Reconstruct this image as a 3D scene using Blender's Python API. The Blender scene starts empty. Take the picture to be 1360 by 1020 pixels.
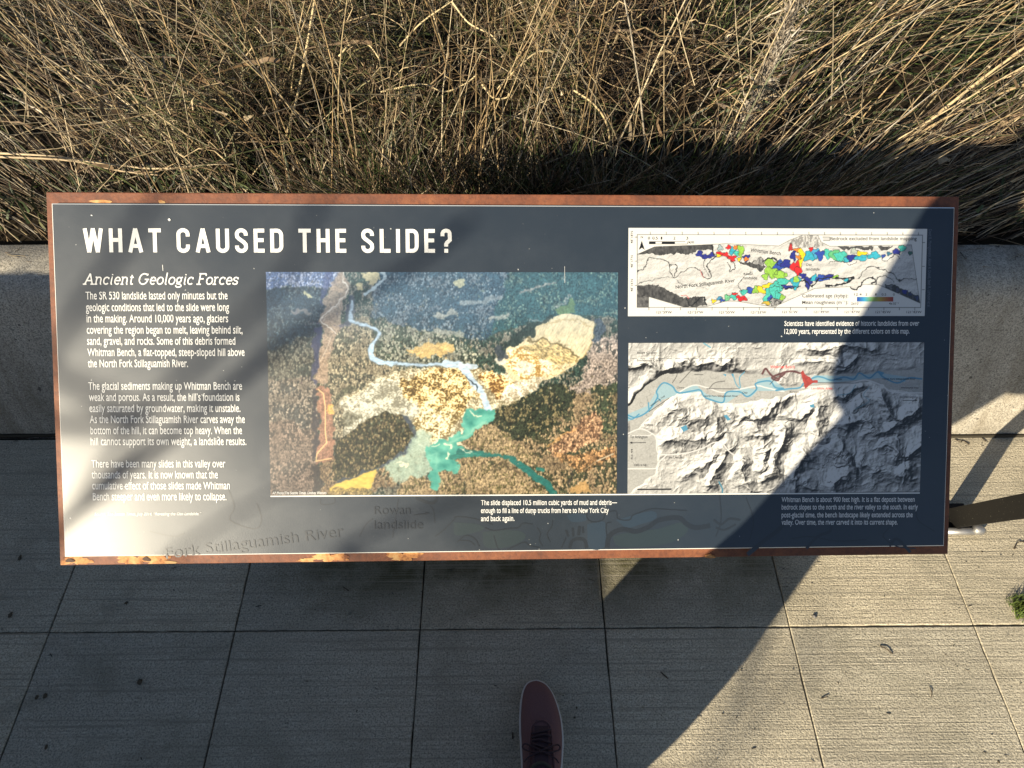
import bpy, bmesh, math, random
import numpy as np
from mathutils import Vector, Matrix
R_ = math.radians
random.seed(7); RNG = np.random.default_rng(11)
sc = bpy.context.scene
COL = sc.collection
# ------------------------------------------------------------------ camera, sky, sun, exposure
CAMZ = 1.67; PITCH = 52.57; FPX = 943.0
cd = bpy.data.cameras.new('camera'); cam = bpy.data.objects.new('camera', cd); COL.objects.link(cam)
cd.sensor_width = 36; cd.lens = FPX/1360*36; cd.clip_start = 0.01; cd.clip_end = 500
cam.location = (0, 0, CAMZ); cam.rotation_euler = (R_(90-PITCH), 0, 0)
sc.camera = cam
SUN_AZ, SUN_EL = 40.5, 23.5          # light travels towards azimuth 40.5 (from +Y to +X)
w = bpy.data.worlds.new('World'); sc.world = w; w.use_nodes = True
nt = w.node_tree; bg = nt.nodes['Background']
sky = nt.nodes.new('ShaderNodeTexSky'); sky.sky_type = 'NISHITA'; sky.sun_disc = False
sky.sun_elevation = R_(SUN_EL); sky.sun_rotation = R_(180+SUN_AZ)
sky.altitude = 100; sky.air_density = 1.0; sky.dust_density = 0.6; sky.ozone_density = 1.5
nt.links.new(sky.outputs[0], bg.inputs[0]); bg.inputs[1].default_value = 0.056
sl = bpy.data.lights.new('sun', 'SUN'); so = bpy.data.objects.new('sun', sl); COL.objects.link(so)
sl.energy = 4.8; sl.angle = R_(0.53); sl.color = (1.0, 0.88, 0.66)
SD = Vector((math.sin(R_(SUN_AZ))*math.cos(R_(SUN_EL)), math.cos(R_(SUN_AZ))*math.cos(R_(SUN_EL)), -math.sin(R_(SUN_EL))))
so.rotation_euler = SD.to_track_quat('-Z', 'Y').to_euler(); so.location = (-6, -8, 8)
sc.view_settings.view_transform = 'Standard'; sc.view_settings.look = 'None'
sc.view_settings.exposure = 1.38; sc.view_settings.gamma = 1.0

# ------------------------------------------------------------------ helpers
def tag(o, label=None, cat=None, group=None, kind=None):
    if label: o['label'] = label
    if cat: o['category'] = cat
    if group: o['group'] = group
    if kind: o['kind'] = kind
    return o
def empty(name, loc, label=None, cat=None, group=None):
    o = bpy.data.objects.new(name, None); COL.objects.link(o); o.location = loc; o.empty_display_size = .1
    return tag(o, label, cat, group)
def mesh_obj(name, verts, faces, mat=None, parent=None, smooth=False, off=(0,0,0)):
    me = bpy.data.meshes.new(name)
    v = np.asarray(verts, float).reshape(-1, 3) - np.asarray(off, float)
    me.from_pydata(v.tolist(), [], [list(map(int, f)) for f in faces]); me.update()
    o = bpy.data.objects.new(name, me); COL.objects.link(o)
    if mat: me.materials.append(mat)
    if parent: o.parent = parent
    if smooth: me.polygons.foreach_set('use_smooth', [True]*len(me.polygons))
    return o
def np_mesh(name, V, F, mat=None, parent=None, col=None, smooth=False):
    """V (n,3), F (m,k) arrays, k = 3 or 4"""
    me = bpy.data.meshes.new(name); V = np.asarray(V, np.float32); F = np.asarray(F, np.int32)
    k = F.shape[1]
    me.vertices.add(len(V)); me.vertices.foreach_set('co', V.ravel())
    me.loops.add(F.size); me.loops.foreach_set('vertex_index', F.ravel())
    me.polygons.add(len(F)); me.polygons.foreach_set('loop_start', np.arange(0, F.size, k, dtype=np.int32))
    me.polygons.foreach_set('loop_total', np.full(len(F), k, np.int32))
    if smooth: me.polygons.foreach_set('use_smooth', np.ones(len(F), bool))
    if col is not None:
        a = me.color_attributes.new('Col', 'FLOAT_COLOR', 'POINT')
        c4 = np.ones((len(V), 4), np.float32); c4[:, :3] = col; a.data.foreach_set('color', c4.ravel())
    me.update(); me.validate()
    o = bpy.data.objects.new(name, me); COL.objects.link(o)
    if mat: me.materials.append(mat)
    if parent: o.parent = parent
    return o
def bm_obj(name, bm, mat=None, parent=None, smooth=False):
    me = bpy.data.meshes.new(name); bmesh.ops.recalc_face_normals(bm, faces=bm.faces); bm.to_mesh(me); bm.free()
    o = bpy.data.objects.new(name, me); COL.objects.link(o)
    if mat: me.materials.append(mat)
    if parent: o.parent = parent
    if smooth: me.polygons.foreach_set('use_smooth', [True]*len(me.polygons))
    return o
def bm_box(bm, c, size, rot=None, bevel=0.0):
    r = bmesh.ops.create_cube(bm, size=1.0)
    M = Matrix.Translation(c) @ (rot.to_4x4() if rot else Matrix.Identity(4)) @ Matrix.Diagonal((*size, 1))
    bmesh.ops.transform(bm, matrix=M, verts=r['verts'])
    if bevel > 0:
        es = list({e for v in r['verts'] for e in v.link_edges})
        bmesh.ops.bevel(bm, geom=es, offset=bevel, segments=2, affect='EDGES', profile=.6)
def tube(pts, rads, n=6, cap=True):
    """tapered tube along points -> verts, faces"""
    P = [Vector(p) for p in pts]; V = []; F = []
    up = Vector((0.13, 0.31, 0.94))
    for i, p in enumerate(P):
        t = (P[min(i+1, len(P)-1)] - P[max(i-1, 0)]).normalized()
        a = t.cross(up)
        if a.length < 1e-3: a = t.cross(Vector((1, 0, 0)))
        a.normalize(); b = t.cross(a)
        r = rads[i] if hasattr(rads, '__len__') else rads
        for k in range(n):
            th = 2*math.pi*k/n; V.append(p + a*math.cos(th)*r + b*math.sin(th)*r)
    for i in range(len(P)-1):
        for k in range(n):
            F.append((i*n+k, i*n+(k+1) % n, (i+1)*n+(k+1) % n, (i+1)*n+k))
    if cap:
        F.append(tuple(range(n))[::-1]); F.append(tuple((len(P)-1)*n+k for k in range(n)))
    return [tuple(v) for v in V], F
def join(parts):
    V = []; F = []
    for v, f in parts:
        o = len(V); V += list(v); F += [tuple(i+o for i in q) for q in f]
    return V, F
def lin(c):                      # sRGB 0..255 -> linear
    c = np.asarray(c, float)/255.0
    return np.where(c <= .04045, c/12.92, ((c+.055)/1.055)**2.4)

# value noise -------------------------------------------------------
_T = np.random.default_rng(5).random((256, 256))
def vnoise(x, y, seed=0):
    x = np.asarray(x, float)+seed*17.31; y = np.asarray(y, float)+seed*9.73
    xi = np.floor(x).astype(int); yi = np.floor(y).astype(int); fx = x-xi; fy = y-yi
    fx = fx*fx*(3-2*fx); fy = fy*fy*(3-2*fy)
    a = _T[xi & 255, yi & 255]; b = _T[(xi+1) & 255, yi & 255]; c = _T[xi & 255, (yi+1) & 255]; d = _T[(xi+1) & 255, (yi+1) & 255]
    return (a*(1-fx)+b*fx)*(1-fy)+(c*(1-fx)+d*fx)*fy
def fbm(x, y, seed=0, o=4, g=.5):
    s = 0; a = 1; t = 0
    for i in range(o):
        s = s+a*vnoise(x*2**i, y*2**i, seed+i*3); t += a; a *= g
    return s/t
def ridged(x, y, seed=0, o=5):
    s = 0; a = 1; t = 0; wgt = 1
    for i in range(o):
        n = 1-np.abs(2*vnoise(x*2**i, y*2**i, seed+i*5)-1); n = n*n*wgt; wgt = np.clip(n*1.6, 0, 1)
        s = s+a*n; t += a; a *= .5
    return s/t
def inpoly(X, Y, poly):
    r = np.zeros(X.shape, bool); p = poly; j = len(p)-1
    for i in range(len(p)):
        xi, yi = p[i]; xj, yj = p[j]
        if yi != yj:
            r ^= ((yi > Y) != (yj > Y)) & (X < (xj-xi)*(Y-yi)/(yj-yi)+xi)
        j = i
    return r
def dline(X, Y, pts):
    d = np.full(X.shape, 1e9)
    for (x0, y0), (x1, y1) in zip(pts[:-1], pts[1:]):
        dx, dy = x1-x0, y1-y0; L = dx*dx+dy*dy+1e-9
        t = np.clip(((X-x0)*dx+(Y-y0)*dy)/L, 0, 1)
        d = np.minimum(d, np.hypot(X-x0-t*dx, Y-y0-t*dy))
    return d
def spline(pts, n=6):
    P = np.array(pts, float); out = []
    Q = np.vstack([2*P[0]-P[1], P, 2*P[-1]-P[-2]])
    for i in range(1, len(Q)-2):
        for t in np.arange(n)/n:
            a, b, c, d = Q[i-1], Q[i], Q[i+1], Q[i+2]
            out.append(.5*(2*b+(c-a)*t+(2*a-5*b+4*c-d)*t*t+(3*b-a-3*c+d)*t**3))
    out.append(P[-1]); return [tuple(o) for o in out]

# ------------------------------------------------------------------ materials
def mat(name, color=(.5,.5,.5), rough=.6, metal=0.0, spec=.5):
    m = bpy.data.materials.new(name); m.use_nodes = True; b = m.node_tree.nodes['Principled BSDF']
    b.inputs['Base Color'].default_value = (*color, 1); b.inputs['Roughness'].default_value = rough
    b.inputs['Metallic'].default_value = metal; b.inputs['Specular IOR Level'].default_value = spec
    return m, m.node_tree, b
def N(nt, t, **kw):
    n = nt.nodes.new(t)
    for k, v in kw.items():
        if k in n.inputs: n.inputs[k].default_value = v
        else: setattr(n, k, v)
    return n
def ramp(nt, src, stops):
    r = nt.nodes.new('ShaderNodeValToRGB'); e = r.color_ramp.elements
    while len(e) < len(stops): e.new(.5)
    for el, (p, c) in zip(e, stops):
        el.position = p; el.color = (*c, 1) if hasattr(c, '__len__') else (c, c, c, 1)
    nt.links.new(src, r.inputs[0]); return r.outputs[0]
def coords(nt, scale=(1,1,1), rot=(0,0,0), src='Object'):
    tc = nt.nodes.new('ShaderNodeTexCoord'); mp = nt.nodes.new('ShaderNodeMapping')
    mp.inputs['Scale'].default_value = scale; mp.inputs['Rotation'].default_value = rot
    nt.links.new(tc.outputs[src], mp.inputs['Vector']); return mp.outputs[0]
def noise(nt, vec, scale, detail=4, rough=.55, dist=0.0):
    n = N(nt, 'ShaderNodeTexNoise', Scale=scale, Detail=detail, Roughness=rough, Distortion=dist)
    nt.links.new(vec, n.inputs['Vector']); return n.outputs['Fac']
def mixc(nt, fac, a, b, mode='MIX'):
    m = nt.nodes.new('ShaderNodeMix'); m.data_type = 'RGBA'; m.blend_type = mode
    for s, v in ((0, fac), (6, a), (7, b)):
        if hasattr(v, 'is_linked') or hasattr(v, 'links'): nt.links.new(v, m.inputs[s])
        else: m.inputs[s].default_value = v if s == 0 else (*v, 1)
    return m.outputs[2]
def math_(nt, op, a, b=0.5):
    m = nt.nodes.new('ShaderNodeMath'); m.operation = op
    for s, v in ((0, a), (1, b)):
        if hasattr(v, 'links'): nt.links.new(v, m.inputs[s])
        else: m.inputs[s].default_value = v
    return m.outputs[0]
def bump(nt, h, strength=.5, dist=.002, normal=None):
    b = N(nt, 'ShaderNodeBump', Strength=strength, Distance=dist); nt.links.new(h, b.inputs['Height'])
    if normal: nt.links.new(normal, b.inputs['Normal'])
    return b.outputs[0]

def concrete(name, a, b, brushed, dark=(.10,.10,.09), moss=None):
    m, nt, bs = mat(name, rough=.88, spec=.25); v = coords(nt)
    big = noise(nt, v, 1.7, 5, .6); med = noise(nt, v, 14, 5, .65); fine = noise(nt, v, 260, 3, .6)
    c = ramp(nt, med, [(.3, a), (.7, b)])
    c = mixc(nt, ramp(nt, big, [(.38, .0), (.68, .55)]), c, tuple(x*.72 for x in a))
    c = mixc(nt, ramp(nt, fine, [(.38, .85), (.54, 0)]), c, tuple(x*.42 for x in a)); c = mixc(nt, ramp(nt, noise(nt, v, 130, 4, .75), [(.56, 0), (.68, .45)]), c, tuple(min(1, x*1.35) for x in b))
    c = mixc(nt, ramp(nt, noise(nt, coords(nt, (1, 2.2, 2.2)), 5.2, 6, .7, .6), [(.5, 0), (.72, .42)]), c, tuple(x*.45 for x in a))
    spot = noise(nt, v, 33, 2, .5)
    c = mixc(nt, ramp(nt, spot, [(.72, 0), (.78, .7)]), c, dark)
    if moss:
        ri = nt.nodes.new('ShaderNodeNewGeometry').outputs['Random Per Island']
        c = mixc(nt, 1.0, c, ramp(nt, ri, [(0, (.84,.85,.86)), (.5, (.97,.96,.94)), (1, (1.06,1.03,.98))]), 'MULTIPLY')
        st_ = noise(nt, coords(nt, (1, 1.4, 1)), 2.6, 6, .7, .8)
        c = mixc(nt, ramp(nt, st_, [(.52, 0), (.66, .5)]), c, (.15,.14,.10))
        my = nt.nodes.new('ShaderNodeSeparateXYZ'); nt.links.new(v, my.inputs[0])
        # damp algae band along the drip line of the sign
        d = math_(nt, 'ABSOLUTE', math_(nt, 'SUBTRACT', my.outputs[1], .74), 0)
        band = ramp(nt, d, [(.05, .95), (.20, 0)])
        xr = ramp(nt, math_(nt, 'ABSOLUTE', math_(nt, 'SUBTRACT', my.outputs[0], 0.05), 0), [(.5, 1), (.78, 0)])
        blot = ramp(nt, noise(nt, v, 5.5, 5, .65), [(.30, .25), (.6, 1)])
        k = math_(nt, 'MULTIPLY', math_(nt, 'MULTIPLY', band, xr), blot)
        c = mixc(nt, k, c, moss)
    if not moss:                      # rain streaks and form stains on the wall
        sv = noise(nt, coords(nt, (5, .8, .8), (0, .5, 0)), 2.4, 6, .7, .4); c = mixc(nt, ramp(nt, sv, [(.46, 0), (.66, .6)]), c, (.13,.105,.07))
        pv = noise(nt, v, 75, 1, .4); c = mixc(nt, ramp(nt, pv, [(.74, 0), (.77, .8)]), c, (.05,.045,.04))
    h = fine
    if brushed:
        vb = coords(nt, (1.2, 95, 1)); l1 = noise(nt, vb, 1.6, 4, .6); vb2 = coords(nt, (3, 330, 1)); l2 = noise(nt, vb2, 1.0, 3, .6)
        c = mixc(nt, ramp(nt, l1, [(.34, .7), (.48, 0)]), c, tuple(x*.45 for x in a))
        c = mixc(nt, ramp(nt, l2, [(.36, .35), (.5, 0)]), c, tuple(x*.55 for x in a))
        hh = math_(nt, 'ADD', math_(nt, 'MULTIPLY', l1, 1.3), math_(nt, 'MULTIPLY', l2, .8))
        h = math_(nt, 'ADD', hh, math_(nt, 'MULTIPLY', fine, 1.5)); h = math_(nt, 'ADD', h, math_(nt, 'MULTIPLY', noise(nt, v, 120, 3, .7), 1.2))
    h = math_(nt, 'ADD', h, math_(nt, 'MULTIPLY', med, .9))
    nt.links.new(c, bs.inputs['Base Color'])
    nt.links.new(bump(nt, h, .9, .0017), bs.inputs['Normal'])
    return m
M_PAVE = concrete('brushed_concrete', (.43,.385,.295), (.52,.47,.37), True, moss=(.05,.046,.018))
def _noop(): pass
M_WALL = concrete('cast_concrete', (.33,.30,.25), (.43,.395,.33), False)
def rust():
    m, nt, b = mat('weathering_steel', rough=.62, spec=.35); v = coords(nt)
    n1 = noise(nt, v, 13, 8, .75, .5); n2 = noise(nt, v, 150, 4, .75)
    c = ramp(nt, n1, [(.3, (.055,.020,.012)), (.52, (.135,.044,.020)), (.72, (.20,.075,.032))])
    c = mixc(nt, ramp(nt, n2, [(.35, .6), (.55, 0)]), c, (.06,.022,.014))
    nt.links.new(c, b.inputs['Base Color']); nt.links.new(bump(nt, n2, .5, .001), b.inputs['Normal']); return m
M_RUST = rust()
def orange():
    m, nt, b = mat('fresh_rust', rough=.7, spec=.3); v = coords(nt)
    n1 = noise(nt, v, 60, 4, .7)
    nt.links.new(ramp(nt, n1, [(.34, (.13,.045,.018)), (.46, (.34,.15,.05)), (.62, (.42,.26,.11))]), b.inputs['Base Color'])
    nt.links.new(bump(nt, n1, .5, .001), b.inputs['Normal']); return m
M_ORANGE = orange()
PANEL_R = .325
def print_mat(name, color=None, rough=PANEL_R, mottle=True, spec=.55):
    m, nt, b = mat(name, color or (.5,.5,.5), rough, 0, spec); v = coords(nt)
    if color is None:
        a = nt.nodes.new('ShaderNodeVertexColor'); a.layer_name = 'Col'; nt.links.new(a.outputs[0], b.inputs['Base Color'])
    b.inputs['Coat Weight'].default_value = .16; b.inputs['Coat Roughness'].default_value = .5
    dust = noise(nt, v, 7, 5, .65); g = noise(nt, v, 700, 2, .5)
    nt.links.new(ramp(nt, dust, [(.3, rough-.03), (.7, rough+.05)]), b.inputs['Roughness'])
    nt.links.new(bump(nt, g, .12, .0004), b.inputs['Normal'])
    if color is not None and mottle:
        c = mixc(nt, ramp(nt, dust, [(.45, 0), (.75, .35)]), color, tuple(min(1, x*1.35+.012) for x in color))
        sp = noise(nt, v, 210, 1, .4)
        c = mixc(nt, ramp(nt, sp, [(.80, 0), (.84, .6)]), c, (.5,.5,.48))
        nt.links.new(c, b.inputs['Base Color'])
    return m
M_PANEL = print_mat('slate_print', (.012,.0185,.028))
M_PIT, _, _ = mat('dark_pit', (.05,.025,.015), .8)
M_WHITE = print_mat('white_print', (.52,.52,.51), mottle=False)
M_BLACK = print_mat('black_print', (.02,.02,.022), mottle=False)
M_GREY = print_mat('grey_print', (.15,.15,.15), mottle=False)
M_RED = print_mat('red_print', (.62,.05,.045), mottle=False)
M_MARK = print_mat('watermark_print', (.009,.013,.019), mottle=False)
M_MARK2 = print_mat('watermark_light_print', (.014,.025,.040), mottle=False)
M_MARK3 = print_mat('watermark_pale_print', (.014,.023,.029), mottle=False)
M_CREDIT = print_mat('credit_print', (.10,.12,.15), mottle=False)
M_PRINT = print_mat('colour_print')
M_EDGE, _, _ = mat('panel_edge', (.55,.56,.55), .45)
M_STEEL, nts, bss = mat('dark_painted_steel', (.007,.0065,.006), .65, 0, .2)
_v = coords(nts); nts.links.new(ramp(nts, noise(nts, _v, 300, 2), [(.70, (.007,.0065,.006)), (.75, (.2,.18,.15))]), bss.inputs['Base Color'])
M_ZINC, ntz, bsz = mat('galvanised_steel', (.30,.29,.28), .5, .8)
ntz.links.new(bump(ntz, noise(ntz, coords(ntz), 60, 3), .4, .002), bsz.inputs['Normal'])

# ------------------------------------------------------------------ sign plane: homography photo pixel -> metres on the sign
SW = 1.22
def ray(x, y):
    p = R_(PITCH); v = ((x-680)/FPX, (y-510)/FPX, 1)
    return np.array([v[0], -math.sin(p)*v[1]+math.cos(p)*v[2], -math.cos(p)*v[1]-math.sin(p)*v[2]])
def homog(src, dst):
    A = []
    for (x, y), (u, v) in zip(src, dst):
        A.append([x, y, 1, 0, 0, 0, -u*x, -u*y, -u]); A.append([0, 0, 0, x, y, 1, -v*x, -v*y, -v])
    return np.linalg.svd(np.array(A))[2][-1].reshape(3, 3)
CORN = [(61, 255), (1274, 261), (1259, 736), (80, 751)]
_K = np.array([[FPX, 0, 680], [0, FPX, 510], [0, 0, 1.]])
_H = np.linalg.inv(_K) @ homog([(0, 0), (1, 0), (1, -1), (0, -1)], CORN)
if _H[2, 2] < 0: _H = -_H
_H = _H*(SW/np.linalg.norm(_H[:, 0]))
_p = R_(PITCH); _Rm = np.array([[1, 0, 0], [0, -math.sin(_p), math.cos(_p)], [0, -math.cos(_p), -math.sin(_p)]])
_a, _b, _c = _Rm@_H[:, 0], _Rm@_H[:, 1], _Rm@_H[:, 2]+np.array([0, 0, CAMZ])
SH = np.linalg.norm(_b); EU = _a/SW; EN = np.cross(_a, _b); EN /= np.linalg.norm(EN)
if EN[2] < 0: EN = -EN
EV = np.cross(EN, EU)
CEN = _c+_a/2-_b/2                         # centre of the steel plate
def S(x, y, h=0.006):                       # photo pixel -> (u, v) on the plane h above the plate
    d = ray(x, y); o = np.array([0, 0, CAMZ]); c = CEN+EN*h
    q = o+d*((EN@(c-o))/(EN@d))-c
    return q@EU, q@EV
SBASE = np.array([CEN[0], CEN[1]+.25, 0.0])
def W(u, v, h=0.0):                         # sign coords -> local coords of the sign's empty
    u = np.asarray(u, float); v = np.asarray(v, float); h = np.asarray(h, float)
    u, v, h = np.broadcast_arrays(u, v, h)
    return CEN+u[..., None]*EU+v[..., None]*EV+h[..., None]*EN-SBASE
PXM = SW/1195.0                             # metres per photo pixel, about

# ------------------------------------------------------------------ ground, pavement, wall, bank
M_SOIL, nt, bs = mat('dark_soil', (.03,.024,.016), .95, 0, .1)
_v = coords(nt); nt.links.new(ramp(nt, noise(nt, _v, 12, 6, .7), [(.3, (.006,.005,.003)), (.7, (.026,.019,.011))]), bs.inputs['Base Color'])
M_GRIME, nt, bs = mat('joint_grime', (.035,.030,.022), .95, 0, .1)
tag(mesh_obj('ground', [(-200, -200, -.03), (200, -200, -.03), (200, 200, -.03), (-200, 200, -.03)], [(0, 1, 2, 3)], M_GRIME), kind='structure')
V = []; F = []
YJ = [-7.2, -6.5, -5.8, -5.1, -4.4, -3.7, -3.0, -2.3, -1.6, -.95, -.2, .556, 1.095]
XJ = [-.211+.4335*k for k in range(-16, 17)]
rj = random.Random(4)
def edge_pts(a, b, n, amp):
    return [(a[0]+(b[0]-a[0])*k/n+rj.uniform(-amp, amp)*(0 < k < n)*abs((b[1]-a[1]) > .01), a[1]+(b[1]-a[1])*k/n+rj.uniform(-amp, amp)*(0 < k < n)*abs((b[0]-a[0]) > .01)) for k in range(n)]
g = .0013
for j in range(len(YJ)-1):
    for i in range(len(XJ)-1):
        x0, x1, y0, y1 = XJ[i]+g, XJ[i+1]-g, YJ[j]+g, YJ[j+1]-g
        near = abs(x0) < 2 and y0 > -1
        n = 26 if near else 1; am = .0011 if near else 0
        ring = edge_pts((x0, y0), (x1, y0), n, am)+edge_pts((x1, y0), (x1, y1), n, am)+edge_pts((x1, y1), (x0, y1), n, am)+edge_pts((x0, y1), (x0, y0), n, am)
        cx, cy = (x0+x1)/2, (y0+y1)/2; dz = rj.uniform(-.0006, .0006)
        N_ = len(ring); o = len(V)
        ins = [(x+(cx-x)*.008+(.0022 if x < cx else -.0022)*0, y+(cy-y)*.008) for x, y in ring]
        V += [(x, y, -.022) for x, y in ring]+[(x, y, -.0025+dz) for x, y in ring]+[(x, y, dz) for x, y in ins]
        for r in (0, 1):
            for k in range(N_): F.append((o+r*N_+k, o+r*N_+(k+1) % N_, o+(r+1)*N_+(k+1) % N_, o+(r+1)*N_+k))
        F.append(tuple(o+2*N_+k for k in range(N_)))
pav = mesh_obj('pavement', V, F, M_PAVE); pav.rotation_euler.z = R_(.45); tag(pav, kind='structure')
prof = [(1.098, -.02), (1.098, .0), (1.104, .03), (1.135, .14), (1.185, .29), (1.218, .385), (1.228, .412), (1.243, .434), (1.265, .449), (1.295, .456), (1.372, .456), (1.378, .45), (1.38, -.02)]
xs = np.linspace(-6, 6, 121); P = np.array(prof); nP = len(P)
V = np.concatenate([np.column_stack([np.full(nP, x), P]) for x in xs])
V[:, 1] += (fbm(V[:, 0]*3, V[:, 2]*4, 300)-.5)*.008*(V[:, 2] > .02); V[:, 2] += (fbm(V[:, 0]*5, V[:, 1]*9, 301)-.5)*.006*(V[:, 2] > .3)
F = [(a*nP+k, (a+1)*nP+k, (a+1)*nP+k+1, a*nP+k+1) for a in range(len(xs)-1) for k in range(nP-1)]
wl = mesh_obj('concrete_wall', V, F, M_WALL, smooth=True)
tag(wl, 'low rounded grey concrete retaining wall between pavement and dry grass', 'wall')
vv, ff = tube([(x, 1.094+.002*math.sin(x*9), .002) for x in np.linspace(-3, 3, 120)], [.0045+.0025*random.random() for _ in range(120)], 6)
tag(mesh_obj('joint_filler', vv, ff, M_GRIME), kind='structure')
def bankz(x, y): return .425+.05*(fbm(np.asarray(x)*1.3, np.asarray(y)*1.3, 310)-.5)+np.clip(np.asarray(y)-1.5, 0, 6)*.03
gx, gy = np.meshgrid(np.linspace(-8, 8, 100), np.concatenate([np.linspace(1.36, 6, 60), np.linspace(6.5, 60, 20)]))
i = np.arange(gx.size).reshape(gx.shape)
F = np.stack([i[:-1, :-1], i[:-1, 1:], i[1:, 1:], i[1:, :-1]], -1).reshape(-1, 4)
tag(np_mesh('bank', np.stack([gx*np.clip(gy/4, 1, 8), gy, bankz(gx, gy)], -1).reshape(-1, 3), F, M_SOIL, smooth=True), kind='structure')
# ------------------------------------------------------------------ dry grass
def plant_mat(name, rough=.55):
    m, nt, b = mat(name, rough=rough, spec=.35); a = nt.nodes.new('ShaderNodeVertexColor'); a.layer_name = 'Col'
    n = noise(nt, coords(nt), 55, 3)
    nt.links.new(mixc(nt, 1.0, a.outputs[0], ramp(nt, n, [(.3, .23), (.7, .76)]), 'MULTIPLY'), b.inputs['Base Color']); return m
M_STRAW = plant_mat('dry_straw')
def strands(base, tip_dir, length, bend, bdir, r0, colr, K=6, sides=3, taper=.35, wob=0.0):
    """base (n,3), tip_dir (n,3) unit, bend amount along bdir; -> V, F, C"""
    n = len(base); t = np.linspace(0, 1, K)[None, :, None]
    Pn = base[:, None]+tip_dir[:, None]*length[:, None, None]*t+bdir[:, None]*(bend*length)[:, None, None]*t**2
    if wob: 
        wv = RNG.normal(0, 1, (n, K, 3))*wob*length[:, None, None]*np.minimum(1, t*3); Pn = Pn+np.cumsum(wv, 1)*.5
    T = np.gradient(Pn, axis=1); T /= np.linalg.norm(T, axis=2, keepdims=True)+1e-9
    up = RNG.normal(0, 1, (n, 1, 3)); A = np.cross(T, up); A /= np.linalg.norm(A, axis=2, keepdims=True)+1e-9; B = np.cross(T, A)
    rr = r0[:, None, None]*(1-(1-taper)*t)
    if sides == 2:
        prof_ = [A*rr, -A*rr]
    else:
        prof_ = [A*rr*math.cos(2*math.pi*k/sides)+B*rr*math.sin(2*math.pi*k/sides) for k in range(sides)]
    Vv = np.stack([Pn+p for p in prof_], 2)             # n,K,s,3
    idx = np.arange(n*K*sides).reshape(n, K, sides)
    Fs = []
    for k in range(sides if sides > 2 else 1):
        k2 = (k+1) % sides
        Fs.append(np.stack([idx[:, :-1, k], idx[:, :-1, k2], idx[:, 1:, k2], idx[:, 1:, k]], -1).reshape(-1, 4))
    C = np.repeat(colr[:, None], K*sides, 1).reshape(-1, 3)
    return Vv.reshape(-1, 3), np.concatenate(Fs), C
def pick(n, cols, wts):
    c = np.array(cols); k = RNG.choice(len(c), n, p=np.array(wts)/sum(wts)); return c[k]*RNG.uniform(.65, 1.25, (n, 1))
STRAW = [(.52,.40,.22), (.40,.28,.14), (.24,.15,.075), (.13,.085,.045), (.42,.36,.27), (.20,.19,.07)]
def lean(x, y):
    lx = np.where(x < 0, -np.clip((-x-.25)/.7, 0, 1)*.42, np.clip((x-.25)/.6, 0, 1)*1.15)
    ly = np.where(x < 0, -.05, .12*np.clip((x-.2)/.8, 0, 1))
    return lx+(fbm(x*3.1, y*3.1, 330, 3)-.5)*2.0, ly+(fbm(x*3.1, y*3.1, 335, 3)-.5)*1.6      # tussocks fall together
parts_ = []
def clump(x, y): return np.clip((fbm(x*4.3, y*4.3, 340, 3)-.44)*5.2, .02, 1)
def field(n, L, r, cols, wts, x=(-3.4, 3.4), y=(1.43, 5.2), spread=.35, bend=(.05, .4), K=6, sides=3, wob=0, zoff=0, lk=1.0, dens=None, taper=.35):
    bx = RNG.uniform(*x, n); by = y[0]+(y[1]-y[0])*RNG.random(n)**1.35
    keep = RNG.random(n) < (dens(bx, by) if dens is not None else clump(bx, by)); bx, by = bx[keep], by[keep]; n = len(bx)
    bz = bankz(bx, by)+zoff*RNG.random(n)
    lx, ly = lean(bx+RNG.normal(0, .05, n), by)
    d = np.stack([lx*lk+RNG.normal(0, spread, n), ly*lk+RNG.normal(0, spread, n), np.ones(n)], -1)
    d[:, 1] = np.where((by < 1.62) & (d[:, 1] < -.1), -d[:, 1]*.5, d[:, 1]); d /= np.linalg.norm(d, axis=1, keepdims=True)
    bd = np.stack([lx*.8+RNG.normal(0, .6, n), np.where(by < 1.7, .3, ly*.5)+RNG.normal(0, .5, n), -.5*np.ones(n)], -1); bd /= np.linalg.norm(bd, axis=1, keepdims=True)
    ln = RNG.uniform(*L, n)*np.clip((by-1.2)/.35, .7, 1)
    parts_.append(strands(np.stack([bx, by, bz], -1), d, ln, RNG.uniform(*bend, n), bd, RNG.uniform(*r, n), pick(n, cols, wts), K, sides, taper, wob))
STRAW = [(.58,.47,.31), (.31,.22,.13), (.145,.092,.055), (.058,.040,.026), (.42,.37,.30), (.11,.13,.045)]
full = lambda x, y: np.ones_like(x)
field(9000, (.28, .75), (.0008, .0022), STRAW, (2, 3, 4, 4, 1.5, .7), spread=.36)                                   # stems
field(7500, (.2, .6), (.0012, .0036), STRAW, (1.5, 3, 4, 4, 1, 1.2), spread=.55, bend=(.2, 1.0), sides=2, K=7)     # leaf blades
field(6000, (.10, .35), (.0008, .0017), STRAW, (2, 2, 4, 4, 1, 1.2), spread=1.0, bend=(.3, 1.2), wob=.10, zoff=.22, K=7)      # tangle
field(4200, (.10, .32), (.0009, .0026), [(.62,.48,.28), (.34,.24,.13), (.17,.105,.055)], (1.3, 2, 2), x=(-.8, .5), y=(1.5, 4.4), spread=1.2, bend=(.3, 1.4), wob=.16, zoff=.36, K=8)   # pale curls in the middle
field(1700, (.5, .95), (.0014, .0032), [(.62,.48,.28), (.46,.32,.16), (.48,.42,.33)], (3, 2, 1), spread=.14, bend=(.02, .16), K=6, sides=4, dens=full)     # long stalks
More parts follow.
